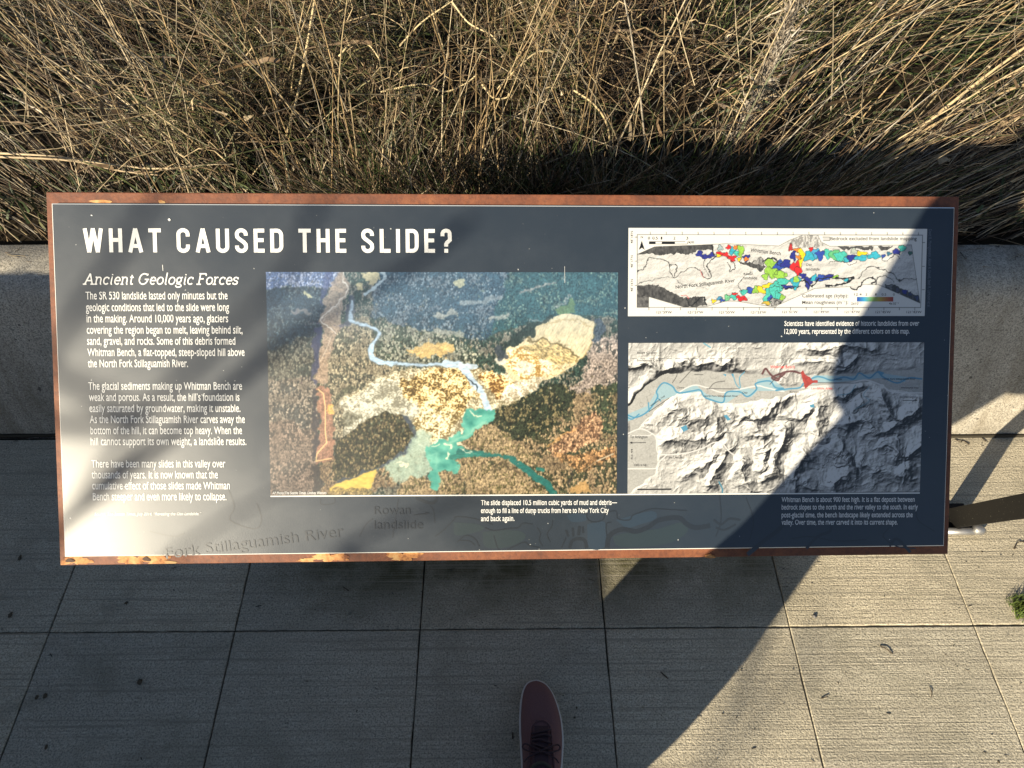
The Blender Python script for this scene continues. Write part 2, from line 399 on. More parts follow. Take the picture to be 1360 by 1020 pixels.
field(1300, (.12, .38), (.0010, .0026), STRAW, (3, 2, 3, 3, 2, 1), x=(-2.2, 2.2), y=(1.41, 1.62), spread=.3, bend=(.05, .5), dens=full)      # tuft line along the wall
field(12500, (.05, .16), (.0018, .0046), [(.055,.085,.022), (.085,.11,.035), (.035,.05,.018), (.12,.12,.05)], (3, 2, 3, 1), y=(1.41, 4.0), spread=1.0, bend=(.2, 1.0), sides=2, K=4, zoff=.10,
      dens=lambda x, y: np.clip(.25+1.2*(fbm(x*2, y*2, 320)-.42)*2+.5*(y < 1.62), 0, 1))      # green leaves low down
field(4200, (.10, .26), (.0010, .0018), [(.10,.13,.035), (.16,.17,.06)], (1, 1), x=(.5, 3), y=(1.8, 3.6), spread=.5, bend=(.2, .8), sides=2, K=5, zoff=.15)
field(6500, (.08, .24), (.0009, .0016), [(.12,.13,.05), (.17,.15,.06)], (1, 1), x=(-.9, .2), y=(1.5, 3.8), spread=.9, bend=(.2, 1.0), sides=2, K=6, zoff=.3, wob=.05)
field(9000, (.012, .03), (.0014, .0036), STRAW, (2, 2, 3, 3, 1, .5), spread=1.5, bend=(.1, .8), sides=2, K=3, zoff=.40)       # seed husks and crumbs
field(3800, (.05, .16), (.0030, .0075), [(.20,.13,.07), (.10,.065,.036), (.34,.26,.16), (.07,.075,.03)], (3, 3, 1, 1.5), spread=1.3, bend=(.4, 1.6), sides=2, K=7, zoff=.34, wob=.05, taper=.1)      # broad curled dead leaves
n = 3000; ox_ = RNG.uniform(-.62, .98, n); oy_ = RNG.uniform(1.39, 1.5, n)
dd_ = np.column_stack([RNG.normal(0, .28, n)+.25*(ox_-.1), RNG.normal(-.52, .2, n), np.ones(n)]); dd_ /= np.linalg.norm(dd_, axis=1, keepdims=True)
cut_ = np.clip((ox_+.62)/.3, 0, 1)*np.clip((.98-ox_)/.2, .2, 1)
parts_.append(strands(np.column_stack([ox_, oy_, bankz(ox_, oy_)]), dd_, RNG.uniform(.2, .5, n)*(.35+.65*cut_), RNG.uniform(.0, .35, n), np.column_stack([RNG.normal(0, .6, n), RNG.normal(-.2, .3, n), -.5*np.ones(n)]), RNG.uniform(.0010, .0028, n), pick(n, STRAW+[(.07,.10,.03)], (2, 3, 3, 3, 1, 1, 5)), 6, 3, .3))
for _k in range(70):                                                                                  # seed heads
    sx0 = RNG.uniform(-2, 2); sy0 = RNG.uniform(1.6, 3.4); sz0 = float(bankz(sx0, sy0))+RNG.uniform(.35, .62); nn = 34
    dd_ = RNG.normal(0, 1, (nn, 3)); dd_ /= np.linalg.norm(dd_, axis=1, keepdims=True)
    parts_.append(strands(np.tile([sx0, sy0, sz0], (nn, 1))+RNG.normal(0, .003, (nn, 3)), dd_, RNG.uniform(.006, .014, nn), np.full(nn, .2), dd_[::-1], RNG.uniform(.0008, .0022, nn), pick(nn, [(.07,.05,.03), (.16,.11,.06), (.30,.25,.18)], (3, 2, _k % 3 == 0)), 3, 3, .3))
field(900, (.25, .8), (.0010, .0024), [(.56,.46,.30), (.42,.33,.2), (.3,.22,.13)], (2, 2, 1), spread=1.6, bend=(.0, .35), zoff=.35, K=7, wob=.012, dens=full)      # fallen stems lying across
Vs = []; Fs = []; Cs = []; o = 0
for a, b, c in parts_: Vs.append(a); Fs.append(b+o); Cs.append(c); o += len(a)
tag(np_mesh('dry_grass', np.concatenate(Vs), np.concatenate(Fs), M_STRAW, None, np.concatenate(Cs)), 'dense tangle of dead tan grass and low green leaves behind the wall', 'dry grass', kind='stuff')
# single stalks that stand out from the mass
def at(px, py, y):
    d = ray(px, py); return np.array([0, 0, CAMZ])+d*(y/d[1])
def stalk(name, pts, r0, r1, c, label, cat='dry stalk', twigs=(), knots=0):
    P = spline([tuple(at(*p)) for p in pts], 6)
    m = len(P); vv, ff = tube(P, [r0+(r1-r0)*k/(m-1)+(r0*.35 if knots and k % knots == 0 else 0) for k in range(m)], 7)
    o = mesh_obj(name, vv, ff, None, None, True)
    mt, nt, b = mat(name+'_skin', c, .6, 0, .3); nz = noise(nt, coords(nt), 90, 3)
    nt.links.new(ramp(nt, nz, [(.3, tuple(q*.6 for q in c)), (.7, c)]), b.inputs['Base Color']); o.data.materials.append(mt)
    for tw in twigs:
        Q = spline([tuple(at(*p)) for p in tw], 5); v2, f2 = tube(Q, [r1*.9-(r1*.5)*k/(len(Q)-1) for k in range(len(Q))], 5); mesh_obj('side_twig', v2, f2, mt, o, True)
    return tag(o, label, cat)
stalk('dry_stalk', [(368, 215, 1.75), (385, 165, 1.78), (400, 105, 1.86), (418, 0, 1.95)], .0042, .0034, (.50,.39,.22), 'thick upright tan stalk rising above the heading end of the sign', knots=7)
stalk('dry_stalk', [(272, 232, 1.6), (215, 150, 1.72), (170, 80, 1.82), (128, -5, 1.9)], .0032, .002, (.40,.32,.21), 'long dark grass stalk leaning left above the top left corner of the sign', twigs=([(176, 85, 1.81), (150, 104, 1.78), (122, 103, 1.76)],))
stalk('fallen_stalk', [(-10, 203, 1.52), (70, 208, 1.53), (160, 220, 1.54), (215, 224, 1.55), (290, 218, 1.55)], .0032, .0022, (.52,.41,.26), 'upper of two pale stalks lying level along the left edge of the grass')
stalk('fallen_stalk', [(-10, 208, 1.50), (90, 213, 1.51), (160, 227, 1.51), (214, 233, 1.51)], .003, .0016, (.42,.32,.2), 'lower of two pale stalks lying level along the left edge of the grass')
stalk('dry_stalk', [(806, 222, 1.6), (845, 140, 1.72), (880, 62, 1.83), (914, -8, 1.93)], .0026, .0018, (.58,.47,.30), 'thin straight straw stalk slanting right above the middle of the sign')
stalk('dry_stalk', [(812, 208, 1.62), (806, 165, 1.63), (788, 138, 1.64), (762, 120, 1.66)], .003, .002, (.52,.40,.22), 'bent elbow shaped pale stalk left of the thin straight stalk')
stalk('dry_stalk', [(1165, 222, 1.62), (1230, 165, 1.70), (1300, 108, 1.78), (1372, 55, 1.86)], .0045, .0035, (.55,.41,.23), 'thick straw stalk slanting steeply right at the right edge of the grass', knots=8)
stalk('dry_stalk', [(1185, 200, 1.68), (1250, 160, 1.74), (1320, 128, 1.8), (1372, 108, 1.85)], .0034, .003, (.48,.35,.19), 'straw stalk lying lower and flatter under the thickest right hand stalk')
stalk('dry_stalk', [(640, 215, 1.62), (655, 178, 1.66), (700, 145, 1.70), (735, 130, 1.72)], .0022, .0012, (.52,.43,.28), 'pale forked stem near the middle of the grass', twigs=([(655, 178, 1.66), (668, 172, 1.66), (690, 192, 1.64)], [(640, 215, 1.62), (650, 195, 1.64), (655, 178, 1.66)]))
for pts, lb in (([(505, 122, 1.76), (560, 112, 1.78), (590, 122, 1.77), (620, 110, 1.79), (634, 98, 1.8)], 'wavy pale vine crossing level left of the grass centre'), ([(450, 75, 1.86), (470, 55, 1.88), (490, 60, 1.87), (505, 80, 1.85)], 'small arched pale vine at the top left of the grass centre'),
                ([(660, 118, 1.76), (690, 88, 1.8), (712, 70, 1.82), (728, 68, 1.83)], 'pale vine curving up to the right at the grass centre'), ([(640, 112, 1.77), (655, 130, 1.75), (672, 130, 1.75), (676, 124, 1.76)], 'short hooked golden vine below the grass centre'),
                ([(530, 62, 1.9), (560, 30, 1.94), (600, 2, 1.97)], 'pale straight vine slanting up at the top of the grass centre'), ([(600, 2, 1.97), (622, 30, 1.93), (650, 45, 1.91), (660, 55, 1.9)], 'pale vine drooping right from the top of the grass centre')):
    stalk('dead_vine', pts, .0026, .0018, (.58,.46,.26), lb, 'dead vine')
# withered grey weed: a crooked stem wrapped in curled leaves
wd = empty('withered_weed', tuple(at(958, 218, 1.6)), 'withered grey weed with shaggy curled leaves leaning right above the sign', 'weed')
wb = np.array(wd.location); Pw = [at(958, 218, 1.6)-wb, at(985, 165, 1.68)-wb, at(1018, 100, 1.78)-wb, at(1040, 50, 1.85)-wb, at(1062, -12, 1.93)-wb]
Pw = spline([tuple(p) for p in Pw], 8); vv, ff = tube(Pw, [.005-.003*k/len(Pw) for k in range(len(Pw))], 7)
M_WEED, _, _ = mat('grey_weed', (.40,.34,.27), .7, 0, .2)
mesh_obj('stem', vv, ff, M_WEED, wd, True)
n = 520; k = RNG.integers(3, len(Pw)-1, n); b0 = np.array(Pw)[k]+RNG.normal(0, .006, (n, 3)); dr = RNG.normal(0, 1, (n, 3))+np.array([.3, .3, .6]); dr /= np.linalg.norm(dr, axis=1, keepdims=True)
bd = RNG.normal(0, 1, (n, 3)); bd /= np.linalg.norm(bd, axis=1, keepdims=True)
a_, b_, c_ = strands(b0, dr, RNG.uniform(.02, .06, n), RNG.uniform(.3, 1.2, n), bd, RNG.uniform(.0015, .0042, n), pick(n, [(.48,.42,.34), (.36,.30,.23), (.25,.2,.15)], (2, 2, 1)), 6, 2, .2, .05)
lv = np_mesh('leaves', a_, b_, M_STRAW, wd, c_); lv['kind'] = 'stuff'

n = 260; sx_ = RNG.uniform(-2.2, 2.2, n); sy_ = 1.372-np.abs(RNG.normal(0, .03, n))
a_, b_, c_ = strands(np.column_stack([sx_, sy_, np.full(n, .459)]), np.column_stack([RNG.normal(0, 1, n), RNG.normal(0, .5, n), np.full(n, .02)]), RNG.uniform(.01, .07, n), RNG.uniform(0, .2, n), RNG.normal(0, 1, (n, 3))*np.array([1, 1, .05]), RNG.uniform(.0006, .0014, n), pick(n, STRAW, (2, 2, 2, 2, 1, .3)), 5, 3, .5)
tag(np_mesh('straw_litter', a_, b_, M_STRAW, None, c_), 'loose straw crumbs lying along the top of the concrete wall', 'straw', kind='stuff')
blocker = empty('shade_box', (-1.915, -.9, 0), 'unseen tall rusty steel box added left of the viewer to shade the pavement', 'blocker'); po = Vector(blocker.location)  # unseen box, added to shade the left pavement and the foot of the wall
for c_, s_ in (((-1.33, -.9, .52), (.012, 2.3, 1.04)), ((-2.5, -.9, .52), (.012, 2.3, 1.04)), ((-1.915, .244, .52), (1.158, .012, 1.04)), ((-1.915, -2.044, .52), (1.158, .012, 1.04))):
    bm = bmesh.new(); bm_box(bm, Vector(c_)-po, s_, None, .001); bm_obj('side_plate', bm, M_RUST, blocker)
mesh_obj('box_fill', [(-2.49, -2.03, .96), (-1.34, -2.03, .96), (-1.34, .23, .96), (-2.49, .23, .96)], [(0, 1, 2, 3)], M_SOIL, blocker, off=po)
# ------------------------------------------------------------------ steel post by the right end of the sign
post = empty('steel_post', (1.14, .835, 0), 'dark flat steel post leaning up from the pavement right of the sign', 'post')
pa = Vector((1.135, .84, .0)); pd = Vector((-.08, -.16, .38)).normalized(); L_ = .95
wv_ = (Vector((0, 1, 0))-pd*pd.y).normalized(); nv_ = pd.cross(wv_).normalized()
bm = bmesh.new(); bm_box(bm, pa+pd*(L_/2)-Vector(post.location), (.012, .05, L_), Matrix((nv_, wv_, pd)).transposed(), .0012); bm_obj('bar', bm, M_STEEL, post)
bm = bmesh.new(); bm_box(bm, Vector((-.01, .01, .004)), (.10, .07, .008), None, .001); bp = bm_obj('base_plate', bm, M_STEEL, post)
V1 = tube([(1.09, .797, .014), (1.17, .797, .014), (1.178, .797, .014)], [.0095, .0095, .006], 12); V2 = tube([(1.166, .8, .021), (1.17, .799, .021), (1.186, .797, .020), (1.194, .796, .019)], [.008, .0125, .0125, .007], 12)
mesh_obj('anchor_rod', np.array(V1[0])-np.array(post.location), V1[1], M_ZINC, post, True); mesh_obj('bolt_head', np.array(V2[0])-np.array(post.location), V2[1], M_ZINC, post, True)

# ------------------------------------------------------------------ bits on the pavement
def gp(px, py):
    d = ray(px, py); return np.array([0, 0, CAMZ])+d*(-CAMZ/d[2])
M_TWIG, _, _ = mat('twig_bark', (.05,.036,.024), .8, 0, .2)
M_PEB, _, _ = mat('pebble_stone', (.16,.15,.145), .8, 0, .3)
M_LEAF, _, _ = mat('dead_leaf', (.07,.055,.035), .8, 0, .2)
def twig(pts, r, label, name='twig', cat='twig'):
    Q = spline([tuple(gp(*p)+np.array([0, 0, r+.001+.003*(k % 2)])) for k, p in enumerate(pts)], 5)
    vv, ff = tube(Q, [r*(.6+.5*random.random()) for _ in Q], 6); return tag(mesh_obj(name, vv, ff, M_TWIG, None, True), label, cat)
twig([(1168, 858), (1176, 863), (1185, 869)], .0017, 'short dark twig on the sunlit slab left of the right joint')
twig([(1234, 912), (1236, 920), (1236, 927)], .0011, 'tiny upright looking dark sliver on the sunlit slab', 'sliver', 'sliver')
twig([(1346, 730), (1350, 722), (1357, 720), (1364, 723)], .0014, 'curled dark stem on the pavement at the right edge', 'curled_stem', 'stem')
twig([(1268, 584), (1274, 588), (1279, 586), (1286, 592)], .0013, 'thin crooked root fibre near the wall behind the steel post', 'root_fibre', 'root')
twig([(1304, 582), (1308, 588)], .0013, 'straight dark splinter near the wall behind the steel post', 'splinter', 'splinter')
twig([(877, 893), (881, 897), (887, 902)], .0016, 'dark twig in the shade right of the shoe')
twig([(681, 973), (681, 982)], .0018, 'black twig on the pavement just left of the shoe')
twig([(1090, 928), (1098, 926)], .0012, 'faint twig beside the joint on the sunlit slab')
twig([(456, 780), (464, 786)], .0016, 'small twig in the shade under the sign beside the joint')
def crumb(px, py, r, m, label, name, cat, flat=.5, seed=0):
    bm = bmesh.new(); bmesh.ops.create_icosphere(bm, subdivisions=2, radius=r); rr = random.Random(seed+px)
    sx = rr.uniform(.55, 1)
    for v in bm.verts: v.co *= .75*(1+rr.uniform(-.38, .38)); v.co.z *= flat; v.co.x *= sx
    o = bm_obj(name, bm, m, None, True); p = gp(px, py); o.location = (p[0], p[1], r*flat*.8); return tag(o, label, cat)
crumb(1081, 819, .0062, M_PEB, 'grey pebble on the sunlit slab above the long joint', 'pebble', 'pebble', .7)
crumb(186, 906, .0085, M_LEAF, 'largest dark leaf crumb on the shaded slab at left', 'leaf_crumb', 'leaf', .25)
crumb(60, 924, .0075, M_LEAF, 'dark leaf crumb on the shaded slab, right of a pair at far left', 'leaf_crumb', 'leaf', .25, 1)
crumb(49, 926, .006, M_LEAF, 'dark leaf crumb on the shaded slab, left of a pair at far left', 'leaf_crumb', 'leaf', .25, 2)
crumb(62, 992, .006, M_LEAF, 'dark leaf crumb nearest the bottom left corner', 'leaf_crumb', 'leaf', .3, 3)
crumb(27, 741, .009, M_LEAF, 'dark leaf crumb left of the bottom corner of the sign', 'leaf_crumb', 'leaf', .25, 4)
crumb(14, 817, .008, M_LEAF, 'dark leaf crumb just above the long joint at far left', 'leaf_crumb', 'leaf', .25, 5)
crumb(168, 801, .006, M_LEAF, 'small leaf crumb under the left end of the sign', 'leaf_crumb', 'leaf', .25, 6)
crumb(766, 940, .0035, M_LEAF, 'upper of two black specks right of the shoe', 'leaf_crumb', 'leaf', .4, 7)
crumb(763, 953, .0035, M_LEAF, 'lower of two black specks right of the shoe', 'leaf_crumb', 'leaf', .4, 8)
crumb(1304, 733, .003, M_LEAF, 'dark speck on the sunlit pavement below the bolt', 'leaf_crumb', 'leaf', .4, 9)
crumb(1113, 907, .003, M_LEAF, 'dark speck in the middle of the sunlit slab', 'leaf_crumb', 'leaf', .4, 10)
crumb(1326, 1012, .0035, M_LEAF, 'dark speck near the bottom right corner', 'leaf_crumb', 'leaf', .4, 11)
n = 700; gxy = np.column_stack([RNG.uniform(-1.4, 1.5, n), RNG.uniform(.2, 1.09, n)]); gxy[:260, 1] = 1.09-np.abs(RNG.normal(0, .02, 260))
a_, b_, c_ = strands(np.column_stack([gxy, np.full(n, .0012)]), np.column_stack([RNG.normal(0, 1, n), RNG.normal(0, .5, n), np.zeros(n)]), RNG.uniform(.0012, .006, n)*np.where(RNG.random(n) < .05, 2, 1), np.zeros(n), np.zeros((n, 3)), RNG.uniform(.0006, .0013, n), pick(n, [(.06,.045,.03), (.25,.2,.13), (.03,.025,.02), (.3,.28,.24)], (3, 1, 3, 1)), 2, 3, .8)
tag(np_mesh('grit', a_, b_, M_STRAW, None, c_), 'fine grit and straw crumbs strewn over the pavement', 'grit', kind='stuff')
n = 420; b0 = np.tile(gp(1357, 808), (n, 1))+np.column_stack([RNG.normal(0, .012, n), RNG.normal(0, .014, n), np.zeros(n)]); dr = np.column_stack([RNG.normal(0, .7, n), RNG.normal(0, .7, n), np.ones(n)]); dr /= np.linalg.norm(dr, axis=1, keepdims=True)
a_, b_, c_ = strands(b0, dr, RNG.uniform(.008, .024, n), RNG.uniform(.1, .7, n), dr[::-1], RNG.uniform(.0007, .0014, n), pick(n, [(.16,.22,.035), (.10,.15,.03)], (1, 1)), 4, 2, .2)
tag(np_mesh('moss_tuft', a_, b_, M_STRAW, None, c_), 'small bright green tuft growing on the pavement at the right edge', 'moss')
# ------------------------------------------------------------------ the sign
sign = empty('interpretive_sign', SBASE, 'slanted slate blue interpretive sign headed WHAT CAUSED THE SLIDE on rusty steel', 'sign')
ROT = Matrix((EU, EV, EN)).transposed()
def sbox(bm, u, v, h, du, dv, dh, bevel=0):
    bm_box(bm, Vector(W(u, v, h)), (du, dv, dh), ROT, bevel)
# steel tray: plate plus folded skirt
bm = bmesh.new(); sbox(bm, 0, 0, -.003, SW, SH, .006, .0012)
bm_obj('backing_plate', bm, M_RUST, sign)
for (u, v, du, dv) in ((0, SH/2-.006, SW-.02, .006), (0, -SH/2+.006, SW-.02, .006), (SW/2-.013, 0, .006, SH-.03), (-SW/2+.013, 0, .006, SH-.03)):
    bm = bmesh.new(); sbox(bm, u, v, -.027, du, dv, .042); bm_obj('skirt', bm, M_RUST, sign)
# panel (a slab with a pale cut edge)
pc = [S(69, 271), S(1266.5, 275), S(1253.5, 725.5), S(87, 738.5)]
pl = (pc[0][0]+pc[3][0])/2; pr = (pc[1][0]+pc[2][0])/2; pt = (pc[0][1]+pc[1][1])/2; pb = (pc[2][1]+pc[3][1])/2
PH = .008
ch = .0014
V = []
for (dl, h) in ((0, .0004), (0, PH-ch), (ch, PH)):
    V += [W(pl+dl, pb+dl, h), W(pr-dl, pb+dl, h), W(pr-dl, pt-dl, h), W(pl+dl, pt-dl, h)]
F = []
for r in (0, 1):
    for k in range(4): F.append((r*4+k, r*4+(k+1) % 4, (r+1)*4+(k+1) % 4, (r+1)*4+k))
mesh_obj('panel_edge', V, F, M_EDGE, sign)
mesh_obj('panel', [W(pl+ch, pb+ch, PH), W(pr-ch, pb+ch, PH), W(pr-ch, pt-ch, PH), W(pl+ch, pt-ch, PH)], [(0, 1, 2, 3)], M_PANEL, sign)
# flaking rust patches along the lower and upper lip
def blob(cu, cv, ru, rv, h, n=26, seed=0, rough=.35):
    r = random.Random(seed); ph = [r.uniform(0, 6.28) for _ in range(4)]
    pts = []
    for k in range(n):
        t = 2*math.pi*k/n; m = 1+rough*(.5*math.sin(2*t+ph[0])+.35*math.sin(3*t+ph[1])+.25*math.sin(5*t+ph[2])+.16*math.sin(11*t+ph[3])+.12*math.sin(19*t+ph[0]))
        pts.append((cu+ru*m*math.cos(t), cv+rv*m*math.sin(t)))
    return pts
LO = -SH/2+.0008; HI = pb-.0008
for i, (x0, x1, full) in enumerate([(80, 112, 1), (158, 200, 1), (182, 230, .8), (393, 420, .35), (420, 455, 1), (520, 552, 1), (1300, 1301, 0)]):
    if not full: continue
    u0 = S(x0, 745)[0]; u1 = S(x1, 745)[0]
    top = LO+(HI-LO)*full
    pts = blob((u0+u1)/2, (LO+top)/2, (u1-u0)/2*1.05, (top-LO)*.62, 0, 64, i+3, .62)
    pts = [(min(max(u, -SW/2+.001), SW/2-.001), min(max(v, LO), HI)) for u, v in pts]
    ok = []
    for q in pts:
        if not ok or (abs(q[0]-ok[-1][0])+abs(q[1]-ok[-1][1])) > 2e-4: ok.append(q)
    mesh_obj('rust_flake', [W(u, v, .0004+.0001*i) for u, v in ok], [tuple(range(len(ok)))], M_ORANGE, sign)
for i, (x0, x1) in enumerate([(118, 146), (208, 216)]):
    u0 = S(x0, 268)[0]; u1 = S(x1, 268)[0]
    pts = blob((u0+u1)/2, pt+.0035, (u1-u0)/2, .0028, 0, 20, i+40, .3)
    mesh_obj('rust_flake', [W(u, max(v, pt+.0006), .0005) for u, v in pts], [tuple(range(len(pts)))], M_ORANGE, sign)
for i, (x, y) in enumerate([(90, 746), (192, 744), (1296, 735)]):
    if x > 1255: continue
    u, v = S(x, y); pts = blob(u, min(v, HI-.003), .005, .003, 0, 16, i+60, .4)
    mesh_obj('rust_pit', [W(a, min(max(b, LO), HI), .0014) for a, b in pts], [tuple(range(len(pts)))], M_PIT, sign)
# dirt blob near the right of the lower lip
vv, ff = tube([W(*S(938, 740), .001), W(*S(944, 739), .004), W(*S(951, 741), .001)], [.002, .003, .0015], 8)
mesh_obj('dried_mud', vv, ff, M_ORANGE, sign)
# legs under the tray
for s in (-1, 1):
    top = W(s*.42, .02, -.012); foot = np.array([s*.42+.01, top[1]+.30, .008]);
    a = Vector(top-foot); q = a.to_track_quat('Z', 'Y').to_matrix()
    bm = bmesh.new(); bm_box(bm, Vector((top+foot)/2), (.012, .06, a.length), q, .001)
    lg = bm_obj('leg', bm, M_RUST, sign)
    bm = bmesh.new(); bm_box(bm, Vector((foot[0], foot[1], .006)), (.12, .14, .012), None, .001)
    bm_obj('base_plate', bm, M_STEEL, lg)

# ---- text -----------------------------------------------------------
def glyph_mesh(body, bold=0.0, shear=0.0):
    cu = bpy.data.curves.new('type', 'FONT'); cu.body = body; cu.size = 1; cu.offset = bold; cu.shear = shear; cu.resolution_u = 3
    o = bpy.data.objects.new('type', cu); COL.objects.link(o)
    dg = bpy.context.evaluated_depsgraph_get(); dg.update()
    me = bpy.data.meshes.new_from_object(o.evaluated_get(dg))
    n = len(me.vertices); V = np.zeros(n*3); me.vertices.foreach_get('co', V); V = V.reshape(-1, 3)
    F = [tuple(p.vertices) for p in me.polygons]
    bpy.data.objects.remove(o); bpy.data.curves.remove(cu); bpy.data.meshes.remove(me)
    return V, F
CAPH = None; XH = None
def text_part(name, lines, material, h, bold=.0, shear=0.0, parent=None, space=0.0):
    """lines: (text, x0, y0, x1, y1, cap px) baseline from (x0,y0) to (x1,y1) in photo pixels"""
    global CAPH, XH
    if CAPH is None:
        v, _ = glyph_mesh('H'); CAPH = v[:, 1].max(); v, _ = glyph_mesh('x'); XH = v[:, 1].max()
    for (t, x0, y0, x1, y1, cap) in lines:
        V, F = glyph_mesh(t, bold, shear)
        a = np.array(S(x0, y0)); b = np.array(S(x1, y1)); L = np.linalg.norm(b-a)
        ex = (b-a)/L; ey = np.array([-ex[1], ex[0]])
        mn, mx = V[:, 0].min(), V[:, 0].max()
        sx = L/(mx-mn); sy = cap*PXM/CAPH
        y = V[:, 1]; xh = XH; k1 = .76*CAPH/xh; V = V.copy()          # taller small letters, like a condensed gothic
        V[:, 1] = np.where(y <= xh, y*k1, xh*k1+(y-xh)*(CAPH-xh*k1)/(CAPH-xh))
        P = a+((V[:, :1]-mn)*sx)*ex+(V[:, 1:2]*sy)*ey
        mesh_obj(name, W(P[:, 0], P[:, 1], h), F, material, parent or sign)
HT = PH+.0005          # height of the print on the panel; pictures lie at PH+.0003
HP = PH+.0003
# condensed bold capitals of the heading, drawn as outlined strokes
def ribbon(pts, wd, h, closed=False):
    """flat stroke in (u,v) -> verts, faces ; mitred"""
    P = [np.array(p, float) for p in pts]; n = len(P); A = []; B = []
    for i in range(n):
        pv = P[i-1] if (i > 0 or closed) else None; nx = P[(i+1) % n] if (i < n-1 or closed) else None
        d1 = (P[i]-pv) if pv is not None else (nx-P[i]); d2 = (nx-P[i]) if nx is not None else d1
        d1 = d1/(np.linalg.norm(d1)+1e-12); d2 = d2/(np.linalg.norm(d2)+1e-12)
        t = d1+d2; t = t/(np.linalg.norm(t)+1e-12); nn = np.array([-t[1], t[0]]); c = max(.5, nn@np.array([-d1[1], d1[0]]))
        wi = wd[i] if hasattr(wd, '__len__') else wd
        A.append(P[i]+nn*wi/2/c); B.append(P[i]-nn*wi/2/c)
    UV = np.array(A+B); V = W(UV[:, 0], UV[:, 1], h); F = []
    for i in range(n if closed else n-1):
        j = (i+1) % n; F.append((i, n+i, n+j, j))
    return [tuple(v) for v in V], F
def arc(cx, cy, rx, ry, a0, a1, n=10):
    return [(cx+rx*math.cos(R_(a0+(a1-a0)*k/n)), cy+ry*math.sin(R_(a0+(a1-a0)*k/n))) for k in range(n+1)]
st = .152     # stroke width in cap heights; every glyph is one cap high
hs = st/2
def capglyph(c):
    """strokes (polylines in cap units, origin bottom left) and advance"""
    if c == 'W': return [[(hs*.9, 1), (.21, 0)], [(.21, 0), (.37, 1)], [(.37, 1), (.53, 0)], [(.53, 0), (.74-hs*.9, 1)]], .74
    if c == 'H': return [[(hs, 0), (hs, 1)], [(.50-hs, 0), (.50-hs, 1)], [(st, .52), (.50-st, .52)]], .50
    if c == 'A': return [[(hs*.9, 0), (.275, 1)], [(.275, 1), (.55-hs*.9, 0)], [(.16, .27), (.39, .27)]], .55
    if c == 'T': return [[(0, 1-hs), (.47, 1-hs)], [(.235, 0), (.235, 1-st)]], .47
    if c in 'C':
        r = .25-hs
        return [[(.50-hs, .67)]+arc(.25, 1.0+.012-hs-r, r, r, 0, 180)+arc(.25, -.012+hs+r, r, r, 180, 360)+[(.50-hs, .33)]], .50
    if c == 'U':
        r = .25-hs
        return [[(hs, 1)]+arc(.25, -.012+hs+r, r, r, 180, 360)+[(.50-hs, 1)]], .50
    if c == 'S':
        r = .245-hs
        return [[(.49-hs, .71)]+arc(.245, 1.012-hs-r, r, r, 0, 180, 10)+[(hs+.012, .66), (hs+.07, .585), (.245, .505), (.42-hs+.0, .42), (.49-hs-.01, .34)]+arc(.245, -.012+hs+r, r, r, 0, -180, 10)+[(hs, .29)]], .49
    if c == 'E': return [[(hs, 0), (hs, 1)], [(st, 1-hs), (.41, 1-hs)], [(st, .52), (.38, .52)], [(st, hs), (.41, hs)]], .41
    if c == 'D': return [[(hs, 0), (hs, 1)], [(st, 1-hs), (.24, 1-hs)]+arc(.26, .72, .24-hs, .28-hs, 85, 0, 6)+arc(.26, .28, .24-hs, .28-hs, 0, -85, 6)+[(.24, hs), (st, hs)]], .50
    if c == 'L': return [[(hs, 0), (hs, 1)], [(st, hs), (.41, hs)]], .41
    if c == 'I': return [[(hs, 0), (hs, 1)]], st
    if c == '?':
        r = .215-hs
        return [[(hs, .70)]+arc(.215, 1.012-hs-r, r, r, 180, 0, 10)+[(.43-hs, .70), (.36, .54), (.24, .42), (.215, .36), (.215, .26)], [(.215, 0), (.215, .165)]], .43
    return [], .32
def stroke_text(name, glyphs, text, x0, y0, x1, y1, cap, gap, wd, material, shear=0.0, h=HT, spacew=.3):
    pos = 0; runs = []
    for c in text:
        if c == ' ': pos += spacew; continue
        ss, adv = glyphs(c)
        runs += [[(p[0]+pos, p[1]) for p in s] for s in ss]; pos += adv+gap
    tot = pos-gap
    a = np.array(S(x0, y0)); b = np.array(S(x1, y1)); L = np.linalg.norm(b-a); ex = (b-a)/L; ey = np.array([-ex[1], ex[0]])
    sy = cap*PXM; sx = L/tot
    parts = []
    for i, s in enumerate(runs):
        # widen in glyph space so that a narrow face keeps its contrast
        P = [a+ex*((p[0]+shear*p[1]*sy/sx)*sx)+ey*(p[1]*sy) for p in s]
        parts.append(ribbon(P, wd*(sx+sy)/2, h+2.5e-5*(i % 4)))
    v, f = join(parts); return mesh_obj(name, v, f, material, sign)
stroke_text('heading_text', capglyph, 'WHAT CAUSED THE SLIDE?', 112.6, 335.4, 600.2, 335.9, 30.2, .215, st*1.02, M_WHITE, spacew=.36)
